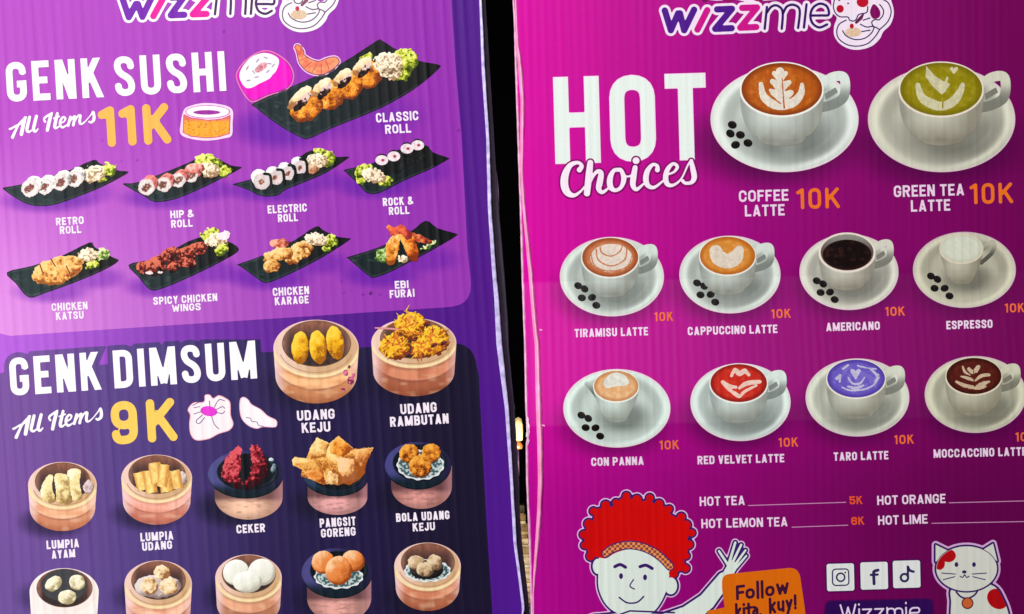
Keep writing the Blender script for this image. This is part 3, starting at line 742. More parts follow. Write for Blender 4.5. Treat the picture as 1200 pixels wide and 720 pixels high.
# ------------------------------------------------------------------ LEFT BOARD: small line drawings
q = Map(270, 40, 1/7.5)
on = cat([q(*p) for p in [(150, 215), (250, 155), (340, 145), (440, 190), (520, 260), (560, 350), (545, 440), (480, 500), (340, 545), (210, 600), (150, 575), (80, 470), (48, 370), (80, 290)]], 5, True)
o = ink(LB, 'riceball_drawing', lambda x, y: poly(x, y, on), flat(C(236, 120, 190)), (272, 56, 348, 124), .6, 3, None, 'magenta and white rice ball line drawing')
ink(LB, 'outline', lambda x, y: poly(x, y, on)+1.6, flat(C(140, 30, 150)), (272, 56, 348, 124), .5, 3.4, o)
ink(LB, 'wrapper', lambda x, y: poly(x, y, on)+2.5, flat(C(244, 8, 200)), (272, 56, 348, 124), .6, 3.8, o)
wt = cat([q(*p) for p in [(200, 195), (300, 168), (385, 190), (428, 235), (405, 320), (370, 360), (340, 395), (250, 440), (190, 472), (140, 474), (95, 420), (82, 350), (125, 265)]], 5, True)
def ricecol(x, y):
    c = C(253, 250, 255)+0*x[..., None]
    for (a, b, rot) in ((160, 410, -10), (310, 210, 20), (230, 380, -15), (378, 278, -50), (345, 262, 10), (240, 235, -50), (150, 300, -60), (330, 330, -40), (205, 335, 50)):
        c = mix(c, C(150, 130, 168), .85*(1-sst(ell(x, y, *q(a, b), 20/7.5, 4.5/7.5, rot), -.3, .7)))
    k = rough_f(lambda x, y: ell(x, y, *q(270, 295), 62/7.5, 30/7.5, -35), .9, 1.3, 4)(x, y)
    return mix(c, mix(C(196, 90, 120), C(238, 190, 195), noise(x/1.5, y/1.5, 8)), 1-sst(k, -.5, .6))
ink(LB, 'rice', lambda x, y: poly(x, y, wt), ricecol, (278, 58, 332, 106), .5, 4.4, o)
sh = [(590, 118, 22), (615, 160, 30), (618, 190, 26), (650, 240, 44), (710, 285, 56), (790, 300, 58), (860, 270, 56), (910, 245, 42), (925, 245, 30)]
shp = cat([(*q(a, b), r/7.5) for a, b, r in sh], 5)
fsh = S_(shp)
o = ink(LB, 'shrimp_drawing', lambda x, y: np.minimum(fsh(x, y)-1.9, ell(x, y, *q(905, 240), 6.5, 6)-0), flat(C(246, 206, 246)), (338, 48, 402, 92), .5, 3, None, 'curled pink shrimp line drawing')
ink(LB, 'outline', lambda x, y: fsh(x, y)-.7, flat(C(150, 40, 110)), (338, 48, 402, 92), .45, 3.5, o)
def shc(x, y):
    c = mix(C(236, 120, 90), C(252, 170, 120), noise(x/3, y/3, 6))
    for a, b in (((612, 235), (672, 205)), ((650, 300), (715, 245)), ((715, 345), (755, 270)), ((800, 350), (800, 265)), ((870, 315), (840, 235)), ((590, 160), (640, 150))):
        c = mix(c, C(178, 50, 70), .75*(1-sst(stroke(x, y, [q(*a), q(*b)], .35), -.3, .5)))
    return c
ink(LB, 'shrimp_body', lambda x, y: fsh(x, y)+.35, shc, (338, 48, 402, 92), .5, 4, o)
ink(LB, 'shrimp_tail', lambda x, y: np.minimum(stroke(x, y, [(345.2, 55.6, .8), (351, 64, 1.6)]), stroke(x, y, [(353.3, 54.5, 1.2), (352.3, 62, 1.6)])), flat(C(226, 100, 80)), (340, 50, 360, 68), .5, 4.2, o)
q = Map(180, 100, 1/7.5)
rp = cat([q(*p) for p in [(270, 215), (340, 178), (440, 158), (560, 165), (660, 190), (698, 235), (695, 330), (688, 440), (620, 468), (470, 488), (330, 472), (238, 430), (240, 330)]], 5, True)
o = ink(LB, 'sushi_drawing', lambda x, y: poly(x, y, rp), flat(C(252, 214, 246)), (208, 118, 276, 168), .5, 3, None, 'orange sushi roll line drawing beside the 11K price')
rb = [q(*p) for p in [(268, 262), (320, 288), (480, 312), (600, 300), (672, 270), (664, 425), (560, 455), (460, 462), (330, 448), (262, 415)]]
ink(LB, 'outline', lambda x, y: poly(x, y, rb)-.8, flat(C(200, 80, 130)), (208, 118, 276, 168), .45, 3.6, o)
ink(LB, 'roll_side', lambda x, y: poly(x, y, rb)+.2, lambda x, y: mix(mix(C(240, 120, 110), C(252, 170, 50), sst(y, 139, 144)), C(190, 110, 40), .7*sst(noise(x/1.6, y/1.3, 3), .68, .8)), (208, 118, 276, 168), .5, 4, o)
ink(LB, 'outline', lambda x, y: ell(x, y, *q(476, 235), 196/7.5, 58/7.5), flat(C(190, 90, 180)), (208, 118, 276, 168), .5, 4.2, o)
ink(LB, 'rice', lambda x, y: ell(x, y, *q(476, 235), 188/7.5, 52/7.5), flat(C(254, 244, 252)), (208, 118, 276, 168), .5, 4.5, o)
ink(LB, 'roll_hole', lambda x, y: ell(x, y, *q(468, 240), 118/7.5, 20/7.5), flat(C(158, 40, 160)), (208, 118, 276, 168), .5, 5, o)
q = Map(210, 440, 1/7.5)
bn = cat([q(*p) for p in [(75, 300), (125, 240), (215, 232), (225, 175), (270, 170), (300, 200), (350, 175), (410, 200), (450, 240), (455, 350), (478, 430), (440, 485), (350, 515), (260, 560), (150, 572), (100, 520), (88, 430), (95, 350)]], 5, True)
o = ink(LB, 'dumpling_drawing', lambda x, y: poly(x, y, bn), lambda x, y: mix(C(250, 170, 190), C(252, 240, 246), sst(-poly(x, y, bn), .3, 1.5)), (216, 458, 278, 520), .5, 3, None, 'open white dumpling line drawing beside the 9K price')
ink(LB, 'filling', lambda x, y: ell(x, y, *q(262, 315), 74/7.5, 44/7.5, 8), flat(C(230, 60, 214)), (220, 460, 276, 500), .5, 4, o)
ll = [[(180, 275), (130, 285)], [(190, 320), (130, 340)], [(205, 350), (150, 400), (175, 425), (225, 370)], [(285, 355), (310, 430), (350, 470)], [(330, 300), (380, 275), (400, 290)], [(320, 325), (380, 335), (400, 315)], [(270, 275), (265, 225)], [(310, 280), (350, 215), (400, 225)], [(120, 265), (175, 235)]]
ink(LB, 'outline', union([S_(cat([q(*p) for p in l], 4), .42) for l in ll]), flat(C(104, 60, 140)), (216, 458, 278, 520), .35, 4.4, o)
gy = cat([q(*p) for p in [(535, 210), (570, 190), (610, 215), (640, 255), (720, 300), (780, 355), (850, 390), (862, 430), (840, 458), (740, 455), (680, 470), (610, 445), (550, 385), (530, 300)]], 5, True)
o = ink(LB, 'dumpling_drawing', lambda x, y: poly(x, y, gy), lambda x, y: mix(C(240, 170, 205), C(252, 244, 250), sst(-poly(x, y, gy), .2, 1.4)), (278, 462, 328, 506), .5, 3, None, 'folded crescent dumpling line drawing')
ink(LB, 'outline', S_(cat([q(*p) for p in [(590, 370), (625, 378), (640, 405), (680, 410), (700, 440), (740, 448)]], 4), .42), flat(C(110, 90, 140)), (278, 462, 328, 506), .35, 4, o)

# ------------------------------------------------------------------ LEFT BOARD: sushi plates
W8 = lambda: None
DK = C(18, 12, 14)
p = plate(LB, (270, 0, 4), [(112, 483), (280, 410), (500, 310), (680, 196), (710, 191), (780, 235), (880, 285), (972, 303), (975, 325), (860, 420), (700, 510), (480, 600), (370, 650), (330, 645), (230, 590), (122, 508)], 'long black plate of fried classic rolls', 4)
lettuce(LB, p, 476, 70, 14, 13, 20, 11); lettuce(LB, p, 470, 86, 13, 9, 0, 12); lettuce(LB, p, 429, 68, 9, 5, -20, 13)
for i, (a, b, rx, ry, rot) in enumerate([(432, 87, 16, 17, -35), (409, 100, 16, 17, -38), (385, 112, 17, 18, -38), (359, 124, 21, 18, -38)]):
    fr = (C(160, 62, 10), C(240, 142, 28), C(255, 206, 96))
    blob(LB, 'fried_roll', p, a, b, rx, ry, rot, fr, 30+i, 5+i*.1, amp=1.6, s=3, k=.7, fs=4)
    blob(LB, 'roll_face', p, a-8, b-9, rx*.86, ry*.40, -46, (C(214, 140, 80), C(252, 222, 166), C(255, 240, 206)), 40+i, 5.6+i*.1, amp=1.0, s=2.4, k=.5, fs=3, step=.5)
    blob(LB, 'filling', p, a-4.5, b-4.5, rx*.70, ry*.26, -48, (C(24, 4, 6), C(60, 12, 14), C(236, 206, 196)), 50+i, 6.2+i*.1, amp=.9, s=1.8, k=1.3, fs=2.0, step=.5)
salad(LB, p, 455, 75, 17, 13, 10, 60); salad(LB, p, 459, 87, 12, 7, 0, 61)

def rolls(p, pts, r, faces, fills, sides, lay=5, fr=.5, seed=70, sq=1.0):
    for i in range(len(pts)-1, -1, -1):
        a, b = pts[i]
        roll(LB, p, a, b, r if np.isscalar(r) else r[i], seed+i*7, lay+(len(pts)-i)*.9, faces, fills, sides, fr, sq)
# retro
p = plate(LB, (0, 176, 8), [(35, 352), (200, 322), (600, 210), (870, 95), (935, 125), (1100, 190), (1190, 200), (1185, 225), (960, 345), (700, 450), (480, 520), (280, 515), (130, 440), (48, 380)], 'black plate of four white retro rolls with salad', 10)
lettuce(LB, p, 128, 199, 9, 8, 0, 21); salad(LB, p, 110, 204, 14, 10, -20, 22); lettuce(LB, p, 121, 211, 6, 3, -15, 23)
rolls(p, [(35.5, 221), (52.5, 219), (70.5, 214), (87.5, 210)], [10.2, 9.4, 9.6, 9.4], (253, 246, 244), (128, 72, 66), (5, -5, (248, 240, 236), 3.0), fr=.5, lay=6)
# hip
p = plate(LB, (140, 170, 8), [(45, 360), (190, 345), (640, 170), (800, 90), (870, 100), (1040, 190), (1135, 205), (1130, 225), (950, 320), (720, 430), (500, 515), (330, 535), (230, 480), (58, 385)], 'black plate of four pink topped hip rolls with salad', 6)
lettuce(LB, p, 244, 190, 16, 9, 12, 24); lettuce(LB, p, 262, 200, 9, 7, 0, 25)
salad(LB, p, 246, 200, 12, 9, 20, 26)
rolls(p, [(172, 219.5), (192, 216.5), (209, 211.5), (224, 206)], [9.6, 8.8, 8.4, 8], (250, 238, 236), (112, 66, 56), (5, -5, (216, 110, 106), 1.6), fr=.5, lay=6, seed=90)
blob(LB, 'salmon_slice', p, 228, 198, 12, 6, -8, (C(180, 70, 60), C(232, 140, 130), C(250, 200, 190)), 95, 9, amp=1, fs=2)
# electric
p = plate(LB, (265, 165, 8), [(75, 405), (270, 350), (600, 210), (815, 85), (1000, 150), (1140, 150), (1130, 175), (950, 295), (760, 380), (560, 460), (480, 515), (330, 520), (200, 460), (88, 420)], 'black plate of four dark striped electric rolls with salad', 3)
lettuce(LB, p, 384, 186, 9, 9, 0, 27); lettuce(LB, p, 374, 178, 8, 4, 5, 28); salad(LB, p, 370, 190, 13, 10, -10, 29)
blob(LB, 'roll_stripe', p, 366, 199, 6, 6, 0, (C(110, 50, 30), C(196, 130, 96), C(240, 205, 170)), 96, 8, amp=1)
rolls(p, [(307, 213), (323.5, 208.5), (337, 203.5), (352, 196.5)], [9.6, 8.4, 8.0, 7.4], (236, 220, 222), (130, 66, 50), (-3.4, -5.4, (240, 226, 236), 4), fr=.34, lay=6, seed=110)
for a, b in ((315, 207), (330, 202), (343.5, 197), (357, 190)):
    ink(LB, 'seaweed_band', lambda x, y: stroke(x, y, cat([(a-5, b-3), (a+1, b-2), (a+2.8, b+4), (a+3, b+13)], 4), 1.5), flat(C(12, 14, 18)), (a-9, b-7, a+8, b+17), .5, 14, p)
# rock
p = plate(LB, (395, 155, 8), [(80, 350), (340, 290), (560, 170), (820, 120), (900, 190), (1040, 240), (1035, 260), (870, 350), (640, 450), (400, 570), (280, 570), (200, 490), (84, 378)], 'black plate with salad in front of four upright rock rolls', 0)
lettuce(LB, p, 427, 200, 11, 8, -20, 31); lettuce(LB, p, 452, 213, 9, 6, -25, 32); lettuce(LB, p, 424, 208, 7, 8, 10, 33); salad(LB, p, 438, 206, 14, 8, 12, 34)
for i, (a, b) in enumerate([(489.5, 170.5), (477, 174.5), (461.5, 183.5), (447.5, 188)]):
    o = ink(LB, 'sushi_roll', lambda x, y: stroke(x, y, [(a, b), (a+3, b+13)], 7.6), lambda x, y: mix(C(8, 10, 12), C(40, 50, 48), .6*sst(noise(x/2, y/3, 3), .6, .9)), (a-10, b-10, a+13, b+24), .6, 4+i*.2, p)
    def fc(x, y, a=a, b=b):
        c = mix(C(254, 244, 250), C(228, 204, 216), noise(x/2, y/2, 9))
        return mix(c, C(170, 50, 74), sst(-np.hypot(x-a-1.2, (y-b)*1.2), -2.8, -1.0))
    ink(LB, 'roll_face', lambda x, y: ell(x, y, a, b, 7.5, 5.8), fc, (a-9, b-8, a+9, b+8), .5, 4.8+i*.2, p)
# katsu
p = plate(LB, (0, 270, 8), [(65, 395), (300, 335), (580, 240), (840, 115), (890, 160), (1050, 250), (1110, 290), (960, 380), (700, 490), (420, 590), (270, 630), (150, 500)], 'black plate of sliced breaded chicken katsu', 10)
lettuce(LB, p, 121, 299, 9, 7, -10, 41, c=PALEGREEN); lettuce(LB, p, 108, 311, 8, 4, -10, 42); salad(LB, p, 104, 299, 12, 8, -10, 43)
blob(LB, 'cutlet', p, 67.5, 317, 31, 15.5, -17, (C(196, 110, 40), C(246, 176, 88), C(255, 216, 140)), 44, 6, amp=2.0, s=2.4, k=.9, fs=2.0)
for a, b, a2, b2 in ((60, 304, 65, 312), (78, 312, 84, 325), (47, 310, 51, 322)):
    ink(LB, 'cut_line', lambda x, y: stroke(x, y, [(a, b), (a2, b2)], .8), flat(C(150, 78, 30)), (40, 300, 90, 330), .5, 6.6, p)
for a, b in ((79, 323, ), (86, 320), (92, 316)): blob(LB, 'crumb', p, a, b, 2.2, 1.6, 0, (C(120, 30, 10), C(160, 50, 20), C(200, 90, 40)), int(a), 6.6, amp=.4, step=.5)
# wings
p = plate(LB, (140, 260, 8), [(85, 405), (270, 360), (450, 290), (740, 150), (1000, 180), (1120, 260), (1000, 350), (700, 500), (420, 620), (290, 640), (180, 520)], 'black plate of glossy red spicy chicken wings', 5)
lettuce(LB, p, 246, 275, 11, 7, -20, 45); lettuce(LB, p, 260, 292, 9, 6, -30, 46); salad(LB, p, 254, 281, 14, 8, -20, 47)
ink(LB, 'shredded_salad', rough_f(lambda x, y: ell(x, y, 263, 276, 7, 5, -20), 1, 2, 3), flat(C(252, 232, 244)), (250, 266, 275, 286), .6, 7, p)
WNG = (C(40, 6, 8), C(116, 24, 20), C(226, 116, 88))
for i, (a, b, rx, ry, rot) in enumerate([(232, 292, 13, 8, -15), (218, 300, 12, 10, -40), (200, 300, 13, 9, -25), (188, 309, 14, 9, -5), (175, 315, 15, 8, 12), (205, 312, 9, 6, -20), (222, 309, 8, 6, 0)]):
    blob(LB, 'chicken_wing', p, a, b, rx, ry, rot, WNG, 48+i, 5+i*.5, amp=1.6, s=2.6, k=1.25, fs=1.7)
ink(LB, 'shine', rough_f(lambda x, y: np.minimum(ell(x, y, 175, 320, 4.5, 2), ell(x, y, 188, 319.5, 3, 1.3)), .5, 1, 2), flat(C(252, 226, 226)), (165, 315, 195, 325), .5, 9.2, p)
# karage
p = plate(LB, (270, 255, 8), [(70, 440), (320, 350), (600, 215), (800, 85), (870, 120), (1000, 180), (1110, 195), (1105, 220), (870, 370), (600, 510), (380, 605), (300, 605), (180, 520), (82, 452)], 'black plate of fried chicken karage pieces', 3)
lettuce(LB, p, 387, 283, 8, 8, 0, 55); lettuce(LB, p, 382, 291, 6, 4, -10, 56); salad(LB, p, 371, 281, 13, 8, 5, 57)
KAR = (C(170, 80, 20), C(240, 176, 90), C(255, 224, 156))
for i, (a, b, rx, ry, rot) in enumerate([(328, 286, 12, 6.5, 5), (355, 290, 12, 7, -10), (348, 294, 11, 8, -20), (358, 297, 7, 5, 0), (322, 300, 14, 8, -20), (344, 303, 12, 6, -15), (319, 312, 10, 7.5, -10), (335, 297, 9, 7, 10)]):
    blob(LB, 'fried_chicken', p, a, b, rx, ry, rot, (C(150, 50, 40), C(226, 120, 90), C(250, 180, 150)) if i == 0 else KAR, 58+i, 5+i*.4, amp=2.0, s=2.8, k=.8, fs=2.5)
# ebi
p = plate(LB, (400, 250, 8), [(65, 410), (350, 320), (640, 180), (790, 70), (900, 140), (1070, 190), (1075, 215), (900, 320), (640, 460), (440, 560), (310, 605), (260, 590), (150, 500), (68, 428)], 'black plate of crossed fried shrimps on greens', 0)
lettuce(LB, p, 450, 300, 10, 9, 10, 66, c=(C(50, 90, 20), C(130, 170, 70), C(205, 225, 160))); lettuce(LB, p, 505, 287, 6, 3, -50, 67, c=PALEGREEN); lettuce(LB, p, 497, 291, 7, 1.8, -25, 68, c=PALEGREEN)
salad(LB, p, 472, 304, 7, 4, 0, 69)
EB = (C(170, 60, 16), C(238, 120, 30), C(252, 190, 90))
for i, (pts, c) in enumerate([([(480, 276, 4), (492, 280, 4.5), (504, 284, 2)], (C(110, 30, 16), C(190, 70, 40), C(236, 140, 90))),
                              ([(464, 278, 5), (460, 290, 8), (458, 306, 5)], (C(190, 90, 20), C(240, 150, 50), C(255, 215, 140))),
                              ([(470, 270, 6), (478, 282, 7.5), (484, 296, 7), (485, 302, 5)], EB),
                              ([(456, 267, 3), (462, 272, 5), (470, 268, 4.5), (478, 276, 5)], (C(180, 50, 50), C(232, 90, 60), C(250, 140, 80)))]):
    f_ = rough_f(S_(pts), .8, 2.2, i); xs = [t[0] for t in pts]; ys = [t[1] for t in pts]
    ink(LB, 'fried_shrimp', f_, blotch(*c, 2.6, 80+i, cx=np.mean(xs), cy=np.mean(ys), rx=14, ry=16, k=.6), (min(xs)-9, min(ys)-9, max(xs)+9, max(ys)+9), .6, 5.4+i*.5, p)

# ------------------------------------------------------------------ LEFT BOARD: steamers
YEL = (C(206, 120, 10), C(242, 178, 20), C(254, 214, 70))
p = steamer(LB, 370.5, 408.5, 50, 33.5, 31, 'large bamboo steamer with three yellow fried prawn rolls', (228, 166, 118))
for i, (a, b, ry, rot) in enumerate([(352, 408, 19, 2), (373, 407, 20, -6), (393, 402, 20, -9)]): blob(LB, 'prawn_roll', p, a, b, 10, ry, rot, YEL, 130+i, 5+i*.3, amp=.9, s=3, k=.6, fs=4, step=.6)
def flower(x, y): return mix(C(226, 110, 150), C(120, 50, 70), sst(noise(x/2, y/2, 3), .5, .7))
for a, b, r in ((405, 437, 3), (411, 446, 4), (402, 457, 2), (409, 430, 1.5), (414, 440, 2)): ink(LB, 'printed_flower', rough_f(lambda x, y: ell(x, y, a, b, r, r*1.2), .7, 1.6, 2), flower, (a-6, b-7, a+6, b+7), .5, 5, p)
p = steamer(LB, 485, 402, 49.8, 29, 33.5, 'large bamboo steamer heaped with crispy noodle wrapped prawns', (192, 118, 88))
YN = (C(150, 62, 16), C(236, 160, 20), C(254, 214, 60))
for i, (a, b, rx, ry) in enumerate([(505, 400, 22, 18), (463, 406, 18, 15), (481, 381, 19, 15), (497, 410, 14, 8)]):
    blob(LB, 'crispy_prawn', p, a, b, rx, ry, 0, YN, 140+i, 5+i*.4, amp=2.4, s=2.2, k=1.0, fs=2.0)
rs = np.random.RandomState(4)
def tuft(cx, cy, n, l0, l1, a0, a1, lay, cA, cB, spread=5):
    ss = []
    for k in range(n):
        a = math.radians(rs.uniform(a0, a1)); l = rs.uniform(l0, l1); ox, oy = cx+rs.uniform(-spread, spread), cy+rs.uniform(-spread, spread)*.8
        b = a+rs.uniform(-.6, .6); r0 = rs.uniform(.65, 1.15)
        ss.append([(ox, oy, r0), (ox+math.cos(b)*l*.55, oy-math.sin(b)*l*.5, r0*.9), (ox+math.cos(a)*l, oy-math.sin(a)*l*.9, .35)])
    f = lambda x, y: _near(ss, x, y)
    ink(LB, 'crispy_noodle', f, lambda x, y: mix(cA, cB, noise(x/3, y/3, 5)), (cx-38, cy-36, cx+38, cy+36), .5, lay, p)
def _near(ss, x, y):
    x = np.asarray(x, float); y = np.asarray(y, float); D = np.full(x.shape, 9.0)
    for st in ss:
        k = (x > min(q[0] for q in st)-3) & (x < max(q[0] for q in st)+3) & (y > min(q[1] for q in st)-3) & (y < max(q[1] for q in st)+3)
        if k.any(): D[k] = np.minimum(D[k], stroke(x[k], y[k], st))
    return D
Y1, Y2, O1, O2 = C(255, 214, 70), C(246, 180, 30), C(214, 110, 34), C(160, 60, 20)
for cx_, cy_, a0, a1, L in ((478, 384, -20, 200, 0), (505, 399, -60, 120, .3), (463, 406, 20, 300, .6), (490, 406, -120, 90, .9)):
    tuft(cx_, cy_, 16, 8, 17, a0, a1, 7.2+L*.2, O1, O2, 9); tuft(cx_, cy_, 20, 9, 19, a0, a1, 7.5+L*.2, Y1, Y2, 7); tuft(cx_, cy_, 9, 7, 14, 0, 360, 7.8+L*.2, O1, C(236, 150, 50), 8)
tuft(480, 374, 9, 9, 15, 50, 140, 8.0, Y1, C(226, 130, 60), 6)
ink(LB, 'crispy_noodle', S_([(440, 384.5, .8), (452, 385, 1.1), (466, 386, 1.0)]), flat(C(226, 150, 150)), (436, 380, 470, 390), .4, 8, p)
for a, b in ((486, 398), (509, 405), (478, 415), (500, 380), (520, 402)): blob(LB, 'dark_gap', p, a, b, 4, 2.5, -30, (C(60, 16, 20), C(90, 30, 30), C(140, 60, 50)), int(a), 8.2, amp=1, step=.5)
LUM = (C(206, 160, 96), C(248, 226, 160), C(255, 248, 214))
p = steamer(LB, 73.3, 569, 40.3, 27.5, 26, 'bamboo steamer with three pale spring rolls', (238, 170, 134))
blob(LB, 'rice_paper', p, 104, 571, 6, 8, 0, (C(186, 150, 150), C(220, 196, 196), C(240, 224, 226)), 149, 5, amp=1)
for i, pts in enumerate([[(56, 558), (62, 558), (61, 572), (65, 587), (52, 588), (48, 575)], [(65, 556), (80, 558), (82, 572), (84, 589), (68, 589), (66, 574)], [(80, 552), (94, 551), (93, 566), (96, 583), (85, 586), (81, 570)]]):
    P_ = cat(pts, 4, True)
    ink(LB, 'spring_roll', rough_f(lambda x, y: poly(x, y, P_)-.3, .45, 2, i), blotch(*LUM, 3.5, 150+i, cx=np.mean([t[0] for t in pts]), cy=565, rx=11, ry=34, k=.5), (40, 545, 102, 595), .55, 5.4, p)
p = steamer(LB, 183.7, 561, 41.5, 28, 26, 'bamboo steamer with a stack of folded yellow prawn rolls', (234, 158, 142))
blob(LB, 'rice_paper', p, 213, 561, 7, 8, 0, (C(186, 150, 140), C(216, 196, 190), C(240, 226, 222)), 159, 5, amp=1)
for i, (a, b, a2, b2, r) in enumerate([(163, 554, 168, 574, 6.2), (205, 552, 209, 572, 5.6), (175, 552, 178, 577, 6.4), (192, 552, 196, 576, 6.4), (181, 543, 184, 566, 6.4), (193, 545, 190, 570, 5.4)]):
    dx_, dy_ = (a2-a), (b2-b); n_ = math.hypot(dx_, dy_); nx_, ny_ = -dy_/n_*r, dx_/n_*r
    P_ = [(a+nx_, b+ny_), (a-nx_, b-ny_), (a2-nx_, b2-ny_), (a2+nx_, b2+ny_)]
    def sc(x, y, a=a, b=b, nx_=nx_, ny_=ny_, r=r, i=i):
        t = ((x-a)*nx_+(y-b)*ny_)/r/r
        c = mix(C(255, 226, 140), C(206, 140, 66), sst(np.abs(t-.2), .2, 1.1)); return mix(c, C(240, 180, 90), .6*sst(noise(x/2.2, y/3, i), .45, .8))
    ink(LB, 'spring_roll', rough_f(lambda x, y: poly(x, y, P_)-.6, .45, 2, i), sc, (148, 532, 218, 590), .5, 5.4+i*.5, p)
RED = (C(60, 4, 16), C(146, 22, 42), C(226, 90, 100))
p = bowl_steamer(LB, 288, 556.5, 44.3, 28, 291.5, 39.8, 609, 'black bowl of red braised chicken feet on a bamboo ring', (232, 176, 150))
for i, pts in enumerate([[(279, 528, 5), (271, 540, 7.5), (267, 556, 7), (279, 567, 5.5)], [(299, 527, 6), (303, 540, 8), (301, 554, 7), (292, 568, 5.5)], [(308, 540, 4.5), (309, 555, 4.5), (302, 564, 4)], [(276, 532, 3.5), (280, 545, 4), (275, 558, 4)]]):
    xs = [t[0] for t in pts]; ys = [t[1] for t in pts]
    ink(LB, 'chicken_foot', rough_f(S_(pts), 1.4, 2.2, i), blotch(*RED, 2.0, 170+i, cx=285, cy=548, rx=24, ry=22, k=1.0), (min(xs)-9, min(ys)-9, max(xs)+9, max(ys)+9), .55, 5+i*.5, p)
blob(LB, 'shine', p, 318, 539, 3.4, 2, 20, (C(160, 190, 200), C(200, 225, 230), C(230, 240, 245)), 4, 5, amp=.6, step=.5)
blob(LB, 'shine', p, 321, 549, 3, 5, 10, (C(40, 60, 70), C(90, 110, 120), C(150, 170, 180)), 5, 5, amp=.9, step=.5)
p = bowl_steamer(LB, 394, 560, 37.5, 22, 395.5, 35, 603.5, 'black bowl heaped with crisp orange fried wontons', (212, 150, 150), rim=(40, 60, 92))
PG = zm([(50, 225), (70, 205), (160, 215), (190, 130), (240, 55), (335, 100), (405, 42), (520, 140), (668, 132), (620, 240), (600, 330), (560, 372), (490, 412), (440, 400), (400, 418), (340, 400), (290, 412), (200, 372), (120, 345), (132, 300), (60, 262)], 335, 505, 6.545)
WON = (C(200, 100, 30), C(244, 176, 84), C(255, 224, 150))
ink(LB, 'fried_wonton', rough_f(lambda x, y: poly(x, y, PG)-.5, .5, 2, 3), blotch(*WON, 5, 180, cx=390, cy=540, rx=40, ry=26, k=.9), (340, 508, 440, 572), .6, 6, p)
for i, pts in enumerate([[(240, 55), (335, 100), (300, 200), (190, 220), (190, 130)], [(405, 42), (520, 140), (440, 200), (340, 170), (335, 100)], [(400, 200), (520, 220), (560, 370), (440, 400), (400, 300)], [(130, 310), (280, 290), (300, 400), (190, 370)], [(520, 140), (665, 134), (600, 300), (540, 250)], [(330, 300), (400, 340), (400, 415), (300, 405)]]):
    P_ = zm(pts, 335, 505, 6.545); mx = np.mean([t[0] for t in P_]); my = np.mean([t[1] for t in P_])
    c = [(C(216, 126, 50), C(246, 190, 108), C(255, 224, 156)), (C(206, 94, 16), C(240, 150, 54), C(252, 186, 90)), (C(206, 116, 60), C(240, 174, 104), C(252, 208, 156)), (C(180, 70, 20), C(228, 130, 50), C(248, 180, 100)), (C(196, 100, 40), C(236, 156, 80), C(250, 200, 130)), (C(226, 150, 80), C(250, 206, 140), C(255, 232, 180))][i]
    ink(LB, 'fried_wonton', rough_f(lambda x, y: poly(x, y, P_), .7, 2, i), blotch(*c, 3, 182+i, cx=mx, cy=my, rx=10, ry=10, k=.7), (340, 508, 440, 572), .6, 6.5+i*.4, p)
p = bowl_steamer(LB, 490, 546, 39, 28, 494, 35.6, 596.5, 'black bowl of three golden prawn balls on a doily', (196, 132, 126), rim=(70, 70, 134))
doily(LB, p, 492.7, 545, 27.5, 17.5, 5)
BAL = (C(126, 54, 12), C(214, 122, 30), C(246, 176, 70))
for i, (a, b, r) in enumerate([(479.5, 531.5, 11.4), (505.5, 531, 11.2), (492.5, 546.5, 13.2)]): blob(LB, 'prawn_ball', p, a, b, r, r, 0, BAL, 190+i, 6+i*.7, amp=.9, s=2, k=.8, fs=2.4)
# bottom row
p = steamer(LB, 75.3, 694, 40.5, 28, 30, 'pale bamboo steamer, overexposure painted in, with three cream topped cups', (250, 226, 206), white=.85)
ink(LB, 'black_tray', rough_f(lambda x, y: ell(x, y, 75.5, 686, 27, 19), .5, 3, 3), flat(C(66, 66, 70)), (46, 664, 106, 708), .6, 5, p)
for i, (a, b, rx, ry, rot) in enumerate([(63, 684, 10.5, 8, -35), (90.5, 682.5, 9.5, 9, 20), (79, 700, 10.8, 8.6, 0)]):
    blob(LB, 'dumpling', p, a, b, rx, ry, rot, (C(210, 190, 140), C(242, 232, 196), C(252, 248, 226)), 200+i, 6, amp=.6, k=.7, fs=3)
p = steamer(LB, 185.5, 685, 39.6, 28, 30, 'bamboo steamer with three small wrinkled dumplings', (236, 168, 142))
blob(LB, 'rice_paper', p, 185, 687, 27, 14, 0, (C(176, 150, 146), C(214, 196, 194), C(236, 224, 224)), 205, 5.2, amp=1, fs=6)
for i, (a, b, rx, ry) in enumerate([(190, 671, 9.5, 8.5), (175, 686, 10, 10), (198, 687, 10.5, 10)]): blob(LB, 'dumpling', p, a, b, rx, ry, 0, (C(190, 126, 76), C(240, 204, 150), C(254, 236, 200)), 206+i, 6+i*.4, amp=1.4, k=.8, fs=2.6)
p = steamer(LB, 291.3, 677.5, 39, 27.5, 30, 'bamboo steamer with three smooth white buns', (208, 148, 116))
BUN = (C(232, 224, 206), C(240, 240, 228), C(254, 254, 250))
for i, (a, b, r) in enumerate([(277, 671, 15.5), (307, 670.5, 16.0), (290, 682, 17)]): blob(LB, 'white_bun', p, a, b, r, r*.98 if i < 2 else r*.75, 0, BUN, 212+i, 6+i*.4, amp=.2, k=.15, fs=6)
p = bowl_steamer(LB, 395, 672, 41.5, 29.5, 397.5, 37.6, 729, 'black bowl of three smooth orange brown balls', (206, 146, 138), rim=(74, 72, 132))
doily(LB, p, 397, 676, 28.5, 14, 5)
EG = (C(190, 84, 24), C(234, 136, 66), C(254, 204, 156))
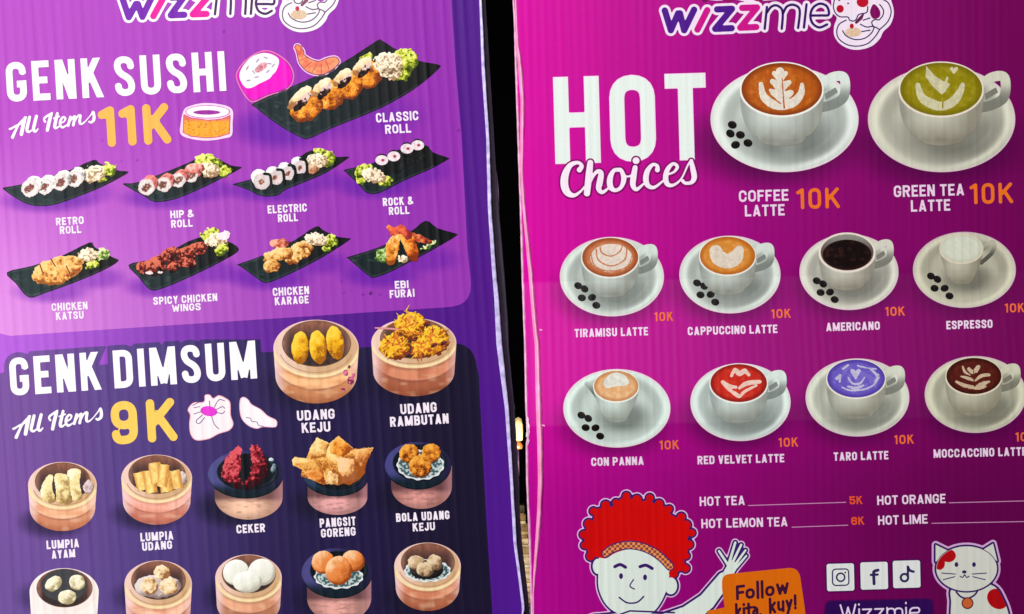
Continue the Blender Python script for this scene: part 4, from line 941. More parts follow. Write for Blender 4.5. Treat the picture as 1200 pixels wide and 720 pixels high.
for i, (a, b, rx, ry, rot) in enumerate([(379, 659, 13.5, 13.5, 0), (414, 657.5, 13.5, 12.5, 20), (397, 668.5, 15.5, 17, 8)]): blob(LB, 'sesame_ball', p, a, b, rx, ry, rot, EG, 216+i, 6+i*.7, amp=.3, k=.25, fs=4)
p = steamer(LB, 501, 664, 39, 28, 24, 'bamboo steamer with three small meatballs on a doily', (204, 132, 102))
doily(LB, p, 501, 669, 27, 13, 5)
blob(LB, 'dark_gap', p, 500, 668, 20, 11, 0, (C(20, 18, 22), C(36, 32, 34), C(60, 50, 50)), 6, 5.6)
for i, (a, b, rx, ry) in enumerate([(488, 659.5, 10, 9), (509, 659.5, 9.5, 9.5), (498, 667.5, 10.5, 8.5)]): blob(LB, 'meatball', p, a, b, rx, ry, 0, (C(130, 96, 70), C(200, 168, 128), C(236, 212, 176)), 220+i, 6.2+i*.4, amp=1, k=.5, fs=3)

# ------------------------------------------------------------------ LEFT BOARD: captions
WT = C(248, 236, 252)
for t in [('CLASSIC', 441, 144, 490.5, 141, 11, 2.05), ('ROLL', 451.7, 157.2, 482, 155.6, 10.5, 2.05), ('RETRO', 66, 264.6, 98.5, 262.6, 9, 1.85), ('ROLL', 70.5, 274.6, 95.5, 273.2, 9, 1.85),
          ('HIP &', 200, 256.2, 227, 254.8, 9, 1.85), ('ROLL', 201, 267.2, 226, 265.8, 9, 1.85), ('ELECTRIC', 314, 250.6, 360, 248, 9.4, 1.85), ('ROLL', 326, 260.6, 349.5, 259.3, 9.2, 1.85),
          ('ROCK &', 449, 241.8, 484, 239.8, 9.4, 1.85), ('ROLL', 456, 252.2, 480, 250.8, 9.2, 1.85), ('CHICKEN', 61, 364.8, 103, 362.6, 9, 1.85), ('KATSU', 66, 375.4, 98.5, 373.4, 9, 1.85),
          ('SPICY CHICKEN', 180, 357.6, 255, 352.8, 9, 1.85), ('WINGS', 202, 365.8, 235.5, 363.6, 8.4, 1.75), ('CHICKEN', 320, 347.2, 362.5, 344.8, 9.4, 1.85), ('KARAGE', 322.5, 358, 362, 355.6, 9.2, 1.85),
          ('EBI', 463, 338.6, 479, 337.8, 9, 1.85), ('FURAI', 457, 349.6, 486, 347.8, 9.2, 1.85), ('UDANG', 348.5, 493.4, 392.5, 490.8, 11.8, 2.4), ('KEJU', 354, 507.6, 387.5, 505.8, 11.8, 2.4),
          ('UDANG', 469.5, 485.8, 512, 483, 11.8, 2.4), ('RAMBUTAN', 457.5, 500.4, 526, 496.2, 11.6, 2.4), ('CEKER', 277.5, 625.4, 311, 623.4, 10, 2.05), ('PANGSIT', 375, 618.4, 417, 615.8, 10.4, 2.05),
          ('GORENG', 376.5, 630.2, 417, 627.6, 10, 2.05), ('BOLA UDANG', 464.5, 611.8, 527, 608.4, 10, 2.05), ('KEJU', 484, 623, 510, 621.4, 9.6, 1.95), ('LUMPIA', 55, 643.8, 93, 641.4, 10, 2.05),
          ('AYAM', 61, 655, 88.5, 653, 9.6, 2.05), ('LUMPIA', 165, 634.8, 203.5, 632.2, 10, 2.05), ('UDANG', 167, 645.8, 202, 643.2, 9.8, 2.05)]:
    write(LB, 'caption_text', *t, WT, label=t[0]+' caption in small white capitals' if t[0] not in ('ROLL',) else None)

# ------------------------------------------------------------------ RIGHT BOARD
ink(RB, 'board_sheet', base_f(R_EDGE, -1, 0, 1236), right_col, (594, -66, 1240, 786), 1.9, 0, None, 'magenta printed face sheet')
OUTL = C(150, 0, 110)
HT = Text('HOT', 650.8, 192.6, 829.4, 187.4, 102, 17.6, RB.lean, .115)
GLW = C(232, 244, 240)
ink(RB, 'title_text', HT.f, lambda x, y: mix(C(250, 226, 248), GLW, sst(-HT.f(x, y), .4, 2.2)), HT.bbox, .9, 3, None, 'HOT in very tall white capitals')
CH = [[(193, 262, 20), (212, 232, 15), (180, 205, 13), (120, 228, 20), (82, 300, 28), (76, 380, 30), (100, 440, 26), (150, 462, 15), (200, 432, 9), (232, 395, 7)],
      [(278, 206, 22), (268, 300, 26), (252, 445, 24)], [(262, 400, 7), (300, 312, 11), (335, 274, 15), (362, 290, 20), (352, 360, 24), (344, 410, 20), (372, 438, 14), (420, 405, 8)],
      [(512, 262, 16), (462, 268, 15), (432, 330, 22), (436, 395, 22), (474, 422, 14), (520, 395, 15), (540, 330, 20), (522, 268, 14)], [(530, 300, 8), (572, 315, 7), (606, 300, 8)],
      [(635, 190, 26), (636, 190, 26)], [(628, 245, 19), (614, 330, 23), (612, 385, 20), (640, 415, 14), (690, 375, 8)],
      [(802, 262, 19), (800, 230, 13), (764, 222, 13), (724, 272, 20), (712, 340, 22), (732, 388, 18), (780, 398, 12), (850, 345, 7)],
      [(872, 300, 7), (930, 280, 9), (958, 238, 13), (925, 214, 12), (882, 258, 18), (866, 325, 21), (882, 375, 18), (930, 380, 11), (990, 330, 7), (1040, 225, 7), (1068, 190, 12)],
      [(1066, 192, 14), (1078, 250, 20), (1090, 320, 21), (1068, 360, 15), (1020, 366, 12), (1000, 348, 13)]]
cm = Map(650, 160, 1/6.667)
script(RB, 'script_outline', CH, cm, C(132, 0, 104), 4, .6, 'thin dark magenta edge round the Choices script', grow=1.9)
f_, o = script(RB, 'script_text', CH, cm, C(250, 234, 252), 5, .5, 'Choices in large white brush script')
WR = C(240, 214, 242); ORG = C(240, 114, 34)
for t in [('COFFEE', 866, 237, 924, 235.4, 13.4, 2.4), ('LATTE', 873, 254, 919.5, 252.6, 13.2, 2.4), ('GREEN TEA', 1047.5, 231.4, 1130, 229, 13.6, 2.4), ('LATTE', 1067.5, 248.4, 1113.5, 247, 13.4, 2.4),
          ('TIRAMISU LATTE', 673.5, 395.6, 759.5, 393.2, 9.8, 1.95), ('CAPPUCCINO LATTE', 806, 393.2, 911, 390.4, 9.8, 1.95), ('AMERICANO', 968, 388.4, 1031, 386.6, 9.8, 1.95), ('ESPRESSO', 1109, 386.2, 1163, 384.4, 9.8, 1.95),
          ('CON PANNA', 693, 546.4, 754.5, 544.8, 9.8, 1.95), ('RED VELVET LATTE', 817.5, 544.4, 919, 541.8, 9.8, 1.95), ('TARO LATTE', 977, 540.2, 1041, 538.4, 9.8, 1.95), ('MOCCACCINO LATTE', 1094, 536.8, 1203, 534, 10, 1.95),
          ('HOT TEA', 820, 593.2, 873, 591.8, 10.8, 1.95), ('HOT ORANGE', 1028, 592, 1108, 589.6, 10.8, 1.95), ('HOT LEMON TEA', 822, 619.2, 923, 616.8, 10.8, 1.95), ('HOT LIME', 1029, 615.4, 1087, 613.6, 10.8, 1.95)]:
    write(RB, 'caption_text', *t, WR, label=t[0]+' caption in small white capitals' if t[0] != 'LATTE' else None)
write(RB, 'price_text', '10K', 935, 245.6, 983, 244.2, 24.4, 4.0, ORG, rnd=True, gap=.2, label='large orange 10K under the coffee latte')
write(RB, 'price_text', '10K', 1138, 239.8, 1186, 238.4, 24.4, 4.0, ORG, rnd=True, gap=.2, label='large orange 10K under the green tea latte')
for (a, b, c, d) in ((767, 376.8, 789, 376.2), (904, 373.4, 927, 372.6), (1037.5, 370.6, 1060.5, 370), (1177.5, 366.6, 1200.5, 366), (773, 527.2, 796, 526.4), (912.5, 524, 935.5, 523.4), (1048, 520.8, 1071, 520), (1190, 517.6, 1213, 517)):
    write(RB, 'price_text', '10K', a, b, c, d, 10.6, 1.9, C(242, 108, 56), rnd=False, gap=.2)
write(RB, 'price_text', '5K', 995.5, 591.2, 1011, 590.8, 9.4, 1.9, C(232, 84, 44), label='5K in small orange figures'); write(RB, 'price_text', '6K', 997.5, 615.4, 1013, 615, 9.4, 1.9, C(232, 84, 44), label='6K in small orange figures')
for a, b, c, d in ((877, 592.6, 991, 588.8), (928, 618, 993.5, 615.6), (1112, 589.4, 1240, 586.2), (1092, 613.4, 1240, 610.6)):
    ink(RB, 'rule_line', S_([(a, b), (c, d)], .42), flat(C(214, 150, 200)), (a-1, min(b, d)-2, c+1, max(b, d)+2), .4, 3)

def bump(col, *a): return swirl(col[0], col[1], col[2], *a)
cz = lambda pts, ox, oy, s: [tuple([ox+p[0]/s, oy+p[1]/s]+([p[2]/s] if len(p) > 2 else [])) for p in pts]
K = 3.158
zb = lambda pts: cz(pts, 820, 0, K)
cup(RB, (919.3, 140, 86.7, 62), (916, 105, 49, 32.3), (171.5, 28), bump((C(140, 60, 12), C(182, 88, 20), C(210, 120, 40)), 916, 105, 47, 30, 3), 'large saucer with orange brown coffee latte and leaf art', (212, 222, 216),
    beans=zb([(120, 463), (113, 495), (150, 500), (132, 537), (178, 530)]),
    arts=[('s', cat(zb([(226, 312, 8), (236, 358, 14), (268, 384, 17), (304, 392, 16), (346, 380, 17), (374, 348, 13), (378, 314, 7)]), 4)), ('s', zb([(296, 265, 15), (297, 266, 15)])), ('s', zb([(275, 272, 8), (296, 292, 14), (318, 272, 8)])),
          ('s', zb([(268, 302, 9), (298, 324, 20), (330, 306, 9)])), ('s', zb([(262, 340, 11), (300, 366, 24), (336, 344, 11)])), ('-', zb([(304, 290, 1.5), (312, 400, 3)])), ('-', cat(zb([(250, 322, 4), (258, 352, 5), (300, 385, 2)]), 4))])
cup(RB, (1103.3, 140, 86.3, 62), (1102.7, 105, 49.8, 32.6), (171, 28), bump((C(124, 112, 8), C(146, 134, 10), C(168, 154, 40)), 1103, 105, 47, 30, 5), 'large saucer with green tea latte', (204, 204, 188),
    arts=[('s', cat(zb([(806, 316, 9), (820, 360, 15), (858, 386, 18), (898, 394, 16), (935, 378, 17), (960, 346, 14), (972, 314, 8)]), 4)), ('p', zb([(838, 248), (866, 280), (895, 300), (925, 312), (908, 340), (895, 350), (862, 320), (836, 285)])),
          ('s', zb([(932, 256, 7), (940, 270, 4), (948, 256, 7)])), ('-', zb([(900, 360, 2), (898, 400, 3)])), ('s', zb([(915, 290, 5), (896, 345, 5)]))], art_col=(226, 220, 180))
z4 = lambda pts: cz(pts, 630, 180, 4)
cup(RB, (717, 324.5, 61, 46.5), (715, 302, 34, 24), (349, 20.5), bump((C(160, 80, 40), C(196, 116, 76), C(212, 140, 104)), 715, 302, 32, 22, 7), 'saucer with tiramisu latte and layered heart art', (202, 214, 208), bs=.9,
    beans=z4([(190, 620), (220, 635), (207, 677), (255, 675), (275, 712)]),
    arts=[('e', (*z4([(345, 490)])[0], 24.5, 16.5)), ('-', cat(z4([(275, 450, 3), (285, 500, 3.5), (345, 528, 3), (408, 498, 3.5), (418, 445, 3)]), 4)), ('-', cat(z4([(292, 425, 3), (300, 465, 3), (345, 482, 3), (385, 460, 3), (398, 430, 3)]), 4)), ('-', cat(z4([(250, 470, 2.5), (270, 530, 3), (345, 552, 3), (420, 530, 3), (445, 470, 2.5)]), 4))], art_col=(248, 232, 218))
cup(RB, (855.3, 322, 59.3, 45.5), (852.5, 300, 33.5, 23.3), (346, 20.5), bump((C(190, 106, 30), C(216, 138, 54), C(232, 164, 84)), 852, 300, 31, 21, 9), 'saucer with cappuccino latte and one large heart', (202, 212, 206), bs=.9,
    beans=z4([(747, 607), (780, 622), (763, 663), (811, 661), (832, 697)]),
    arts=[('s', cat(z4([(835, 460, 30), (850, 490, 36), (890, 505, 34), (925, 490, 34), (945, 455, 22)]), 4)), ('-', z4([(888, 418, 8), (890, 452, 2)]))], art_col=(244, 230, 212))
z5 = lambda pts: cz(pts, 900, 180, 4)
cup(RB, (994.8, 319, 58, 44.5), (992.5, 296, 33.3, 23.3), (340.5, 20.5), bump((C(40, 16, 14), C(20, 8, 10), C(60, 30, 26)), 992, 298, 30, 18, 9), 'saucer with black americano coffee', (204, 204, 192), bs=.9, inner=1,
    beans=z5([(228, 597), (258, 612), (246, 652), (290, 650), (312, 685)]))
cup(RB, (1130, 316.5, 60.3, 44.5), (1126.5, 291.5, 25.8, 17.5), (333.5, 13), bump((C(206, 208, 190), C(214, 218, 202), C(222, 224, 210)), 1126, 291, 24, 15, 9), 'saucer with small espresso cup of pale foam', (196, 194, 174), bs=.9, body=0,
    beans=z5([(763, 575), (793, 590), (780, 632), (827, 632), (850, 668)]))
z6 = lambda pts: cz(pts, 640, 360, 4)
cup(RB, (722.8, 478.7, 62.8, 46), (722, 452.8, 27, 18.8), (495.5, 13), bump((C(200, 140, 90), C(222, 168, 116), C(236, 196, 150)), 722, 453, 25, 16, 9), 'saucer with small con panna cup, handle on its left', (202, 218, 212), bs=.9, body=0, handle='L',
    beans=z6([(165, 507), (197, 522), (185, 565), (231, 566), (253, 605)]), arts=[('s', cat(z6([(290, 358, 22), (320, 340, 32), (350, 342, 28), (375, 352, 14)]), 4))], art_col=(240, 240, 230))
cup(RB, (867.7, 471.5, 58.7, 45.5), (865.5, 449.3, 34.3, 23.4), (496.5, 20.5), bump((C(150, 20, 10), C(196, 34, 20), C(214, 60, 40)), 865, 449, 32, 21, 9), 'saucer with red velvet latte and rose art', (200, 214, 210), bs=.9,
    arts=[('s', cat(z6([(868, 322, 7), (885, 295, 9), (905, 312, 12), (930, 300, 11), (950, 318, 7)]), 4)), ('s', cat(z6([(828, 352, 9), (850, 370, 12), (890, 376, 6)]), 4)), ('s', cat(z6([(905, 380, 6), (940, 358, 11), (1000, 350, 9)]), 4)), ('s', cat(z6([(845, 378, 5), (890, 410, 10), (908, 418, 7), (930, 396, 7), (985, 368, 5)]), 4))], art_col=(252, 214, 200))
z7 = lambda pts: cz(pts, 900, 360, 4)
cup(RB, (1004.7, 466, 60.8, 45.7), (1003, 444, 35, 23.3), (491.5, 20.5), bump((C(80, 60, 166), C(104, 86, 190), C(130, 114, 206)), 1003, 444, 33, 21, 9), 'saucer with violet taro latte', (200, 204, 190), bs=.9,
    arts=[('s', cat(z7([(395, 300, 10), (408, 318, 12), (410, 335, 4)]), 3)), ('s', cat(z7([(424, 300, 10), (412, 318, 10), (410, 335, 4)]), 3)), ('s', cat(z7([(375, 330, 3), (395, 358, 5), (430, 358, 5), (452, 330, 3)]), 4)), ('s', cat(z7([(322, 335, 8), (340, 318, 4), (335, 350, 4)]), 3)),
          ('s', cat(z7([(375, 372, 5), (410, 380, 7), (445, 368, 5)]), 4)), ('s', cat(z7([(480, 290, 5), (512, 325, 6), (500, 350, 4)]), 4)), ('s', cat(z7([(350, 290, 4), (375, 272, 5)]), 4)), ('s', cat(z7([(345, 375, 3), (380, 390, 4), (440, 388, 4), (490, 368, 4), (520, 330, 3)]), 4)), ('s', cat(z7([(420, 275, 4), (460, 285, 3), (505, 290, 4)]), 4)), ('s', z7([(500, 310, 5), (518, 318, 3)]))], art_col=(206, 200, 236))
cup(RB, (1143, 462.5, 59.5, 45), (1141, 441, 33.4, 22.3), (487.5, 20.5), bump((C(60, 14, 8), C(84, 22, 14), C(100, 36, 24)), 1141, 441, 31, 20, 9), 'saucer with dark moccaccino latte and leaf art', (194, 194, 172), bs=.9,
    arts=[('s', cat(z7([(912, 280, 5), (922, 305, 6), (945, 318, 3)]), 3)), ('s', cat(z7([(940, 290, 8), (960, 305, 9), (985, 280, 9), (975, 300, 8)]), 3)), ('s', cat(z7([(905, 325, 4), (940, 335, 8), (962, 345, 4)]), 4)), ('s', cat(z7([(970, 345, 4), (1000, 322, 8), (1035, 318, 7)]), 4)),
          ('s', cat(z7([(882, 350, 5), (920, 368, 9), (958, 372, 5)]), 4)), ('s', cat(z7([(975, 372, 4), (1005, 360, 10), (1035, 350, 5)]), 4)), ('-', z7([(962, 290, 1.5), (966, 390, 2)])), ('s', cat(z7([(940, 378, 4), (990, 380, 7), (1020, 372, 4)]), 4))], art_col=(216, 190, 160))

# ------------------------------------------------------------------ RIGHT BOARD: foot of the board
# orange speech bubble
BUB = [(846, 690)]+rr([(846, 690), (846, 673.5), (880, 670)], 8)+rr([(880, 670), (936, 664.5), (944, 720), (946, 760)], 12)+[(852, 760), (830, 722), (828, 716), (849, 712)]
ink(RB, 'speech_bubble', lambda x, y: poly(x, y, BUB), flat(C(222, 106, 8)), (826, 662, 950, 762), .9, 5, None, 'orange speech bubble reading Follow kita, kuy!')
DKT = C(64, 14, 50)
write(RB, 'bubble_text', 'Follow', 862.5, 703.8, 924.5, 696.0, 17.6, 3.4, DKT, lay=6, rnd=True, gap=.10, step=.5)
write(RB, 'bubble_text', 'kita,', 861.5, 725.8, 892.5, 721.2, 16.5, 3.2, DKT, lay=6, rnd=True, gap=.08, step=.5)
write(RB, 'bubble_text', 'kuy!', 901, 718.4, 933.5, 713.2, 15.5, 3.2, DKT, lay=6, rnd=True, gap=.08, step=.5)
# indigo name tag
tagf = lambda x, y: poly(x, y, rr([(965, 730), (966.5, 703.5), (1094, 700.5), (1095, 730)], 7)+[(1095, 760), (965, 760)])
ink(RB, 'name_tag', tagf, lambda x, y: mix(C(96, 0, 80), C(46, 6, 84), sst(-tagf(x, y), 0, 2.2)), (962, 698, 1098, 762), 1.0, 3, None, 'dark indigo name tag with thin lettering')
TX = Text('Wizzmie', 984.5, 728.2, 1078.5, 725.2, 20, 1.9, RB.lean, .12, True)
ink(RB, 'tag_text', TX.f, flat(C(236, 218, 246)), TX.bbox, .4, 4, None, 'Wizzmie in thin white letters')
# three social icons
for k, (a, b, lab) in enumerate([(984.8, 676.6, 'white square icon with a camera outline'), (1024.3, 674.8, 'white square icon with a letter f'), (1062.3, 673, 'white square icon with a musical note')]):
    sqf = lambda x, y, g=0: poly(x, y, [(a+u*13.4+v*.3, b+v*13.4-u*.35) for u, v in ((-1, -1), (1, -1), (1, 1), (-1, 1))])-2.6-g
    bb = (a-21, b-21, a+21, b+21)
    o = ink(RB, 'social_icon', sqf, flat(C(228, 232, 232)), bb, .6, 4, None, lab)
    ink(RB, 'icon_edge', lambda x, y: sqf(x, y, 1.6), lambda x, y: mix(C(60, 4, 84), C(104, 0, 84), sst(sqf(x, y), .6, 1.7)), bb, .7, 3.4, o)
    D_ = C(50, 34, 92)
    if k == 0:
        f = lambda x, y: np.minimum(np.minimum(np.abs(poly(x, y, [(a-5.5, b-5.5), (a+5.5, b-5.8), (a+5.8, b+5.3), (a-5.3, b+5.6)])-4)-.75, np.abs(ell(x, y, a+.2, b, 4.7, 4.7))-.95), ell(x, y, a+5.6, b-5.6, 1.1, 1.1))
    elif k == 1:
        f = union([S_(cat([(a-.2, b+9.4), (a-.6, b-1), (a-.2, b-5), (a+4.4, b-6.6)], 4), 1.75), S_([(a-4, b-1), (a+4, b-1.4)], 1.35)])
    else:
        f = union([S_([(a+1.2, b-9), (a+1.6, b+4)], 1.25), lambda x, y: np.abs(ell(x, y, a-2.6, b+4, 4.3, 4.3))-1.35, S_(cat([(a+1.6, b-8.5), (a+3.6, b-4.6), (a+8, b-3.0)], 4), 1.5)])
    ink(RB, 'icon_symbol', f, flat(D_), bb, .4, 5, o)

# a plain cartoon person with curly red hair, one arm raised, and a plain white cat (generic drawings)
LILAC = C(232, 190, 236); NAVY = C(58, 26, 104); SKIN = C(222, 234, 228)
qq = Map(660, 570, 1/4.8)
hair_pts = [(105, 335), (100, 285), (112, 230), (150, 185), (165, 120), (230, 98), (280, 92), (320, 48), (385, 50), (425, 68), (490, 55), (530, 88), (590, 98), (620, 145), (690, 175), (705, 215), (738, 250), (718, 300), (722, 360), (700, 410), (700, 470), (640, 500), (560, 480), (200, 420), (135, 390)]
hp_ = cat([qq(*t) for t in hair_pts], 4, True)
face = cat([qq(*t) for t in [(215, 380), (195, 480), (200, 590), (260, 690), (380, 740), (500, 715), (570, 620), (600, 500), (580, 400), (400, 340)]], 5, True)
def hairf(g=0):
    cs = [(hp_[i][0]*.955+747*.045, hp_[i][1]*.955+628*.045) for i in range(0, len(hp_), 5)]
    def f(x, y):
        d = poly(x, y, hp_)+3.2
        for k, (a, b) in enumerate(cs): d = np.minimum(d, np.hypot(x-a, y-b)-(4.6+(k*37 % 5)*.35))
        return d-g
    return f
ears = lambda g: (lambda x, y: np.minimum(ell(x, y, *qq(195, 450), 7.2+g, 10+g), ell(x, y, *qq(605, 560), 8.5+g, 11+g)))
ARM = [(848.5, 679, 9.5), (828, 705, 11), (806, 722, 13), (780, 734, 16), (745, 745, 30), (700, 742, 22)]
armf = S_(ARM)
hand = [[(851, 676, 6.5), (858, 664, 6.5)], [(853, 662, 2.3), (842.5, 646, 2.0)], [(855, 658, 2.4), (861.5, 636, 2.1)], [(859, 658, 2.3), (868.5, 638.5, 2.0)], [(862, 661, 2.2), (873.5, 645, 1.9)], [(863, 665, 2.1), (874.5, 651.5, 1.8)]]
handf = union([S_(h) for h in hand])
body_all = lambda g: (lambda x, y: np.minimum(np.minimum(np.minimum(hairf(g)(x, y), poly(x, y, face)-g), np.minimum(ears(g)(x, y), armf(x, y)-g)), handf(x, y)-g))
bb = (674, 572, 886, 776)
clip_ = lambda f: (lambda x, y: np.maximum(f(x, y), y-772))
o = ink(RB, 'cartoon_person', clip_(body_all(2.6)), flat(LILAC), bb, .8, 3.2, None, 'cartoon waving person with curly red hair and orange headband')
ink(RB, 'outline', clip_(body_all(1.3)), flat(NAVY), bb, .7, 3.7, o)
ink(RB, 'sleeve', clip_(lambda x, y: np.maximum(armf(x, y)+1.3, -((x-851)*(-.80)+(y-677)*(.60))-1.5)), flat(SKIN), (690, 660, 866, 774), .7, 4.3, o)
ink(RB, 'hand', lambda x, y: handf(x, y)+.75, flat(SKIN), (836, 628, 882, 690), .45, 4.3, o)
ink(RB, 'ear', lambda x, y: ears(-1.2)(x, y), flat(SKIN), (685, 640, 810, 710), .6, 4.2, o)
ink(RB, 'face', clip_(lambda x, y: poly(x, y, face)+.8), flat(SKIN), bb, .7, 4.6, o)
ink(RB, 'collar', S_([(716, 724, 1), (738, 716, 1), (790, 718, 1)]), flat(NAVY), bb, .6, 4.7, o)
fringe = cat([qq(*t) for t in [(225, 410), (300, 372), (400, 350), (480, 380), (560, 430), (610, 520), (720, 520), (760, 250), (500, 0), (80, 150), (80, 420)]], 4, True)
ink(RB, 'hair', lambda x, y: np.maximum(hairf(-.8)(x, y), poly(x, y, fringe)), lambda x, y: mix(C(216, 6, 4), C(190, 0, 6), .5*noise(x/30, y/30, 3)), bb, .7, 5.2, o)
band = cat([qq(*t) for t in [(240, 378), (290, 345), (380, 330), (470, 350), (545, 395), (600, 450)]], 5)
ink(RB, 'headband', S_(band, 5.2), flat(NAVY), bb, .6, 5.7, o)
ink(RB, 'headband_pattern', S_(band, 3.9), lambda x, y: mix(C(238, 150, 84), C(104, 34, 60), ((np.floor(x/3.1)+np.floor(y/3.1)) % 2)*.75), bb, .55, 6.1, o)
feat = union([S_(cat([qq(*t) for t in [(290, 452), (320, 440), (350, 455)]], 4), 1.9), S_(cat([qq(*t) for t in [(432, 452), (465, 444), (500, 462)]], 4), 1.9),
              lambda x, y: ell(x, y, *qq(325, 505), 2.3, 3.4), lambda x, y: ell(x, y, *qq(460, 512), 2.3, 3.4),
              S_(cat([qq(*t) for t in [(395, 525), (375, 560), (400, 578)]], 5), .75), S_(cat([qq(*t) for t in [(315, 625), (360, 655), (415, 652), (452, 620)]], 5), .95)])
ink(RB, 'facial_features', feat, flat(NAVY), (700, 655, 775, 715), .45, 5.2, o)
# cat
qc = Map(1080, 620, 1/7.2)
head = lambda x, y: ell(x, y, *qc(378, 335), 262/7.2, 195/7.2)
def earp(pts): 
    P_ = [qc(*t) for t in pts]; return lambda x, y: poly(x, y, P_)-1.2
e1 = earp([(118, 275), (118, 135), (230, 190)]); e2 = earp([(520, 175), (600, 125), (635, 270)])
cb = cat([qc(*t) for t in [(250, 500), (240, 620), (235, 760), (240, 1000), (780, 1000), (745, 740), (700, 600), (620, 480), (450, 440)]], 5, True)
cbf = lambda x, y: poly(x, y, cb)
allc = union([head, e1, e2, cbf]); bb = (1088, 630, 1192, 764)
cl2 = lambda f: (lambda x, y: np.maximum(f(x, y), y-760))
CW = C(214, 216, 208)
o = ink(RB, 'cartoon_cat', cl2(lambda x, y: allc(x, y)-3.4), flat(C(216, 172, 222)), bb, .8, 3.2, None, 'plain white cartoon cat with red patches and orange collar bell')
ink(RB, 'outline', cl2(lambda x, y: allc(x, y)-1.2), flat(C(54, 28, 98)), bb, .6, 3.7, o)
ink(RB, 'body', cl2(lambda x, y: cbf(x, y)+1.2), flat(CW), bb, .7, 4.2, o)
ink(RB, 'red_patch', cl2(lambda x, y: np.maximum(cbf(x, y)+1.2, ell(x, y, *qc(640, 590), 95/7.2, 80/7.2, 40))), flat(C(178, 8, 18)), bb, .6, 4.6, o)
ink(RB, 'outline', lambda x, y: head(x, y)-1.0, flat(C(54, 28, 98)), bb, .6, 5.0, o)
ink(RB, 'head', lambda x, y: head(x, y)+.9, flat(CW), bb, .7, 5.4, o)
for e_ in (e1, e2): ink(RB, 'ear', lambda x, y: np.maximum(e_(x, y)+1, -head(x, y)), flat(CW), bb, .5, 5.4, o)
ink(RB, 'red_patch', lambda x, y: np.maximum(head(x, y)+1.2, np.minimum(ell(x, y, *qc(225, 225), 62/7.2, 55/7.2), ell(x, y, *qc(150, 290), 45/7.2, 55/7.2))), flat(C(178, 8, 18)), bb, .5, 5.9, o)
cf = union([lambda x, y: ell(x, y, *qc(292, 300), 2.2, 2.8), lambda x, y: ell(x, y, *qc(440, 300), 2.2, 2.8), lambda x, y: ell(x, y, *qc(358, 362), 2.6, 1.9),
            S_(cat([qc(*t) for t in [(322, 398), (345, 408), (360, 385), (378, 408), (400, 398)]], 4), .6),
            S_([qc(170, 372), qc(282, 380)], .6), S_([qc(425, 380), qc(545, 372)], .6), S_([qc(180, 428), qc(278, 402)], .6), S_([qc(430, 402), qc(535, 428)], .6)])
ink(RB, 'facial_features', cf, flat(C(54, 28, 98)), bb, .4, 6.2, o)
ink(RB, 'collar', S_(cat([qc(*t) for t in [(290, 530), (330, 572), (385, 585), (440, 560), (468, 525)]], 4), 1.0), flat(C(54, 28, 98)), bb, .45, 6.2, o)
ink(RB, 'collar_bell', lambda x, y: ell(x, y, *qc(385, 625), 50/7.2, 50/7.2), lambda x, y: mix(C(206, 100, 50), C(96, 30, 50), sst(ell(x, y, *qc(385, 625), 50/7.2, 50/7.2), -1.7, -1.0)), bb, .5, 6.6, o)

# ------------------------------------------------------------------ board edges: worn plastic lips, folds, backing
def strip(bd, name, rows, mat, label=None, cols=None):
    """rows: list of (y, [(x, height)...]) in photo units; a real raised strip of plastic"""
    ys = np.arange(-68, 788, 2.5); n = len(rows[0][1])
    V = []; Y = [r[0] for r in rows]
    for k in range(n):
        xs = np.interp(ys, Y, [r[1][k][0] for r in rows]); hs = np.interp(ys, Y, [r[1][k][1] for r in rows])
        jit = (noise(ys/7.0, ys*0+k, 11)-.5)*.9
        p = bd.local(xs+jit*(.6 if 0 < k < n-1 else .35), ys, 0); p[:, 2] += (hs+jit*.5)*.0005
        V.append(p)
    V = np.array(V).transpose(1, 0, 2).reshape(-1, 3); m = len(ys); F = []
    for i in range(m-1):
        for k in range(n-1):
            a = i*n+k; F.append((a, a+n, a+n+1, a+1))
    o = make_mesh(name, V, F, None, mat, bd.root)
    if label: o['label'] = label
    return o
M_LIP = plain_material('pale_plastic_edge', (.50, .44, .78), .4, .5, var=.35, scale=220)
M_LIPR = plain_material('pink_plastic_edge', (.88, .42, .66), .35, .5, var=.25, scale=220)
M_FOLD = plain_material('magenta_fold', (.72, .01, .42), .4, .5, var=.12, scale=90)
M_RIDGE = plain_material('pale_pink_fold', (.95, .30, .56), .35, .5, var=.2, scale=120)
M_BACK = plain_material('dark_backing', (.02, .008, .03), .6, .3, var=.4)
LI = [(-70, 559), (0, 562), (84, 564.8), (160, 570), (244, 572), (320, 577), (350, 579.5), (404, 582), (450, 588), (480, 592), (564, 598), (636, 602), (680, 608), (708, 611.5), (716, 612), (790, 605)]
rows = []
for y in sorted(set([p[0] for p in L_EDGE]+[p[0] for p in LI])):
    a = edge_x(LI, y); b = edge_x(L_EDGE, y)+1.3; w = max(b-a, 1.6)
    rows.append((y, [(a-.5, -.2), (a+w*.15, .9), (a+w*.5, .2), (a+w*.8, 1.3), (b, .6), (b+.2, -6)]))
strip(LB, 'edge_lip', rows, M_LIP, 'pale lilac worn edge of the purple board')
BE = [(-70, 566), (0, 568), (160, 578), (215, 581.5), (244, 583.5), (320, 590), (380, 594.5), (404, 595), (480, 602), (564, 607.5), (600, 608), (640, 611), (700, 618), (790, 624)]
rows = [(y, [(edge_x(L_EDGE, y)-6, -8.5), (x, -8.5), (x+.9, -7.8), (x+1.1, -9.5)]) for y, x in BE]
strip(LB, 'backing_sheet', rows, M_BACK, 'dark backing sheet showing past the lilac edge')
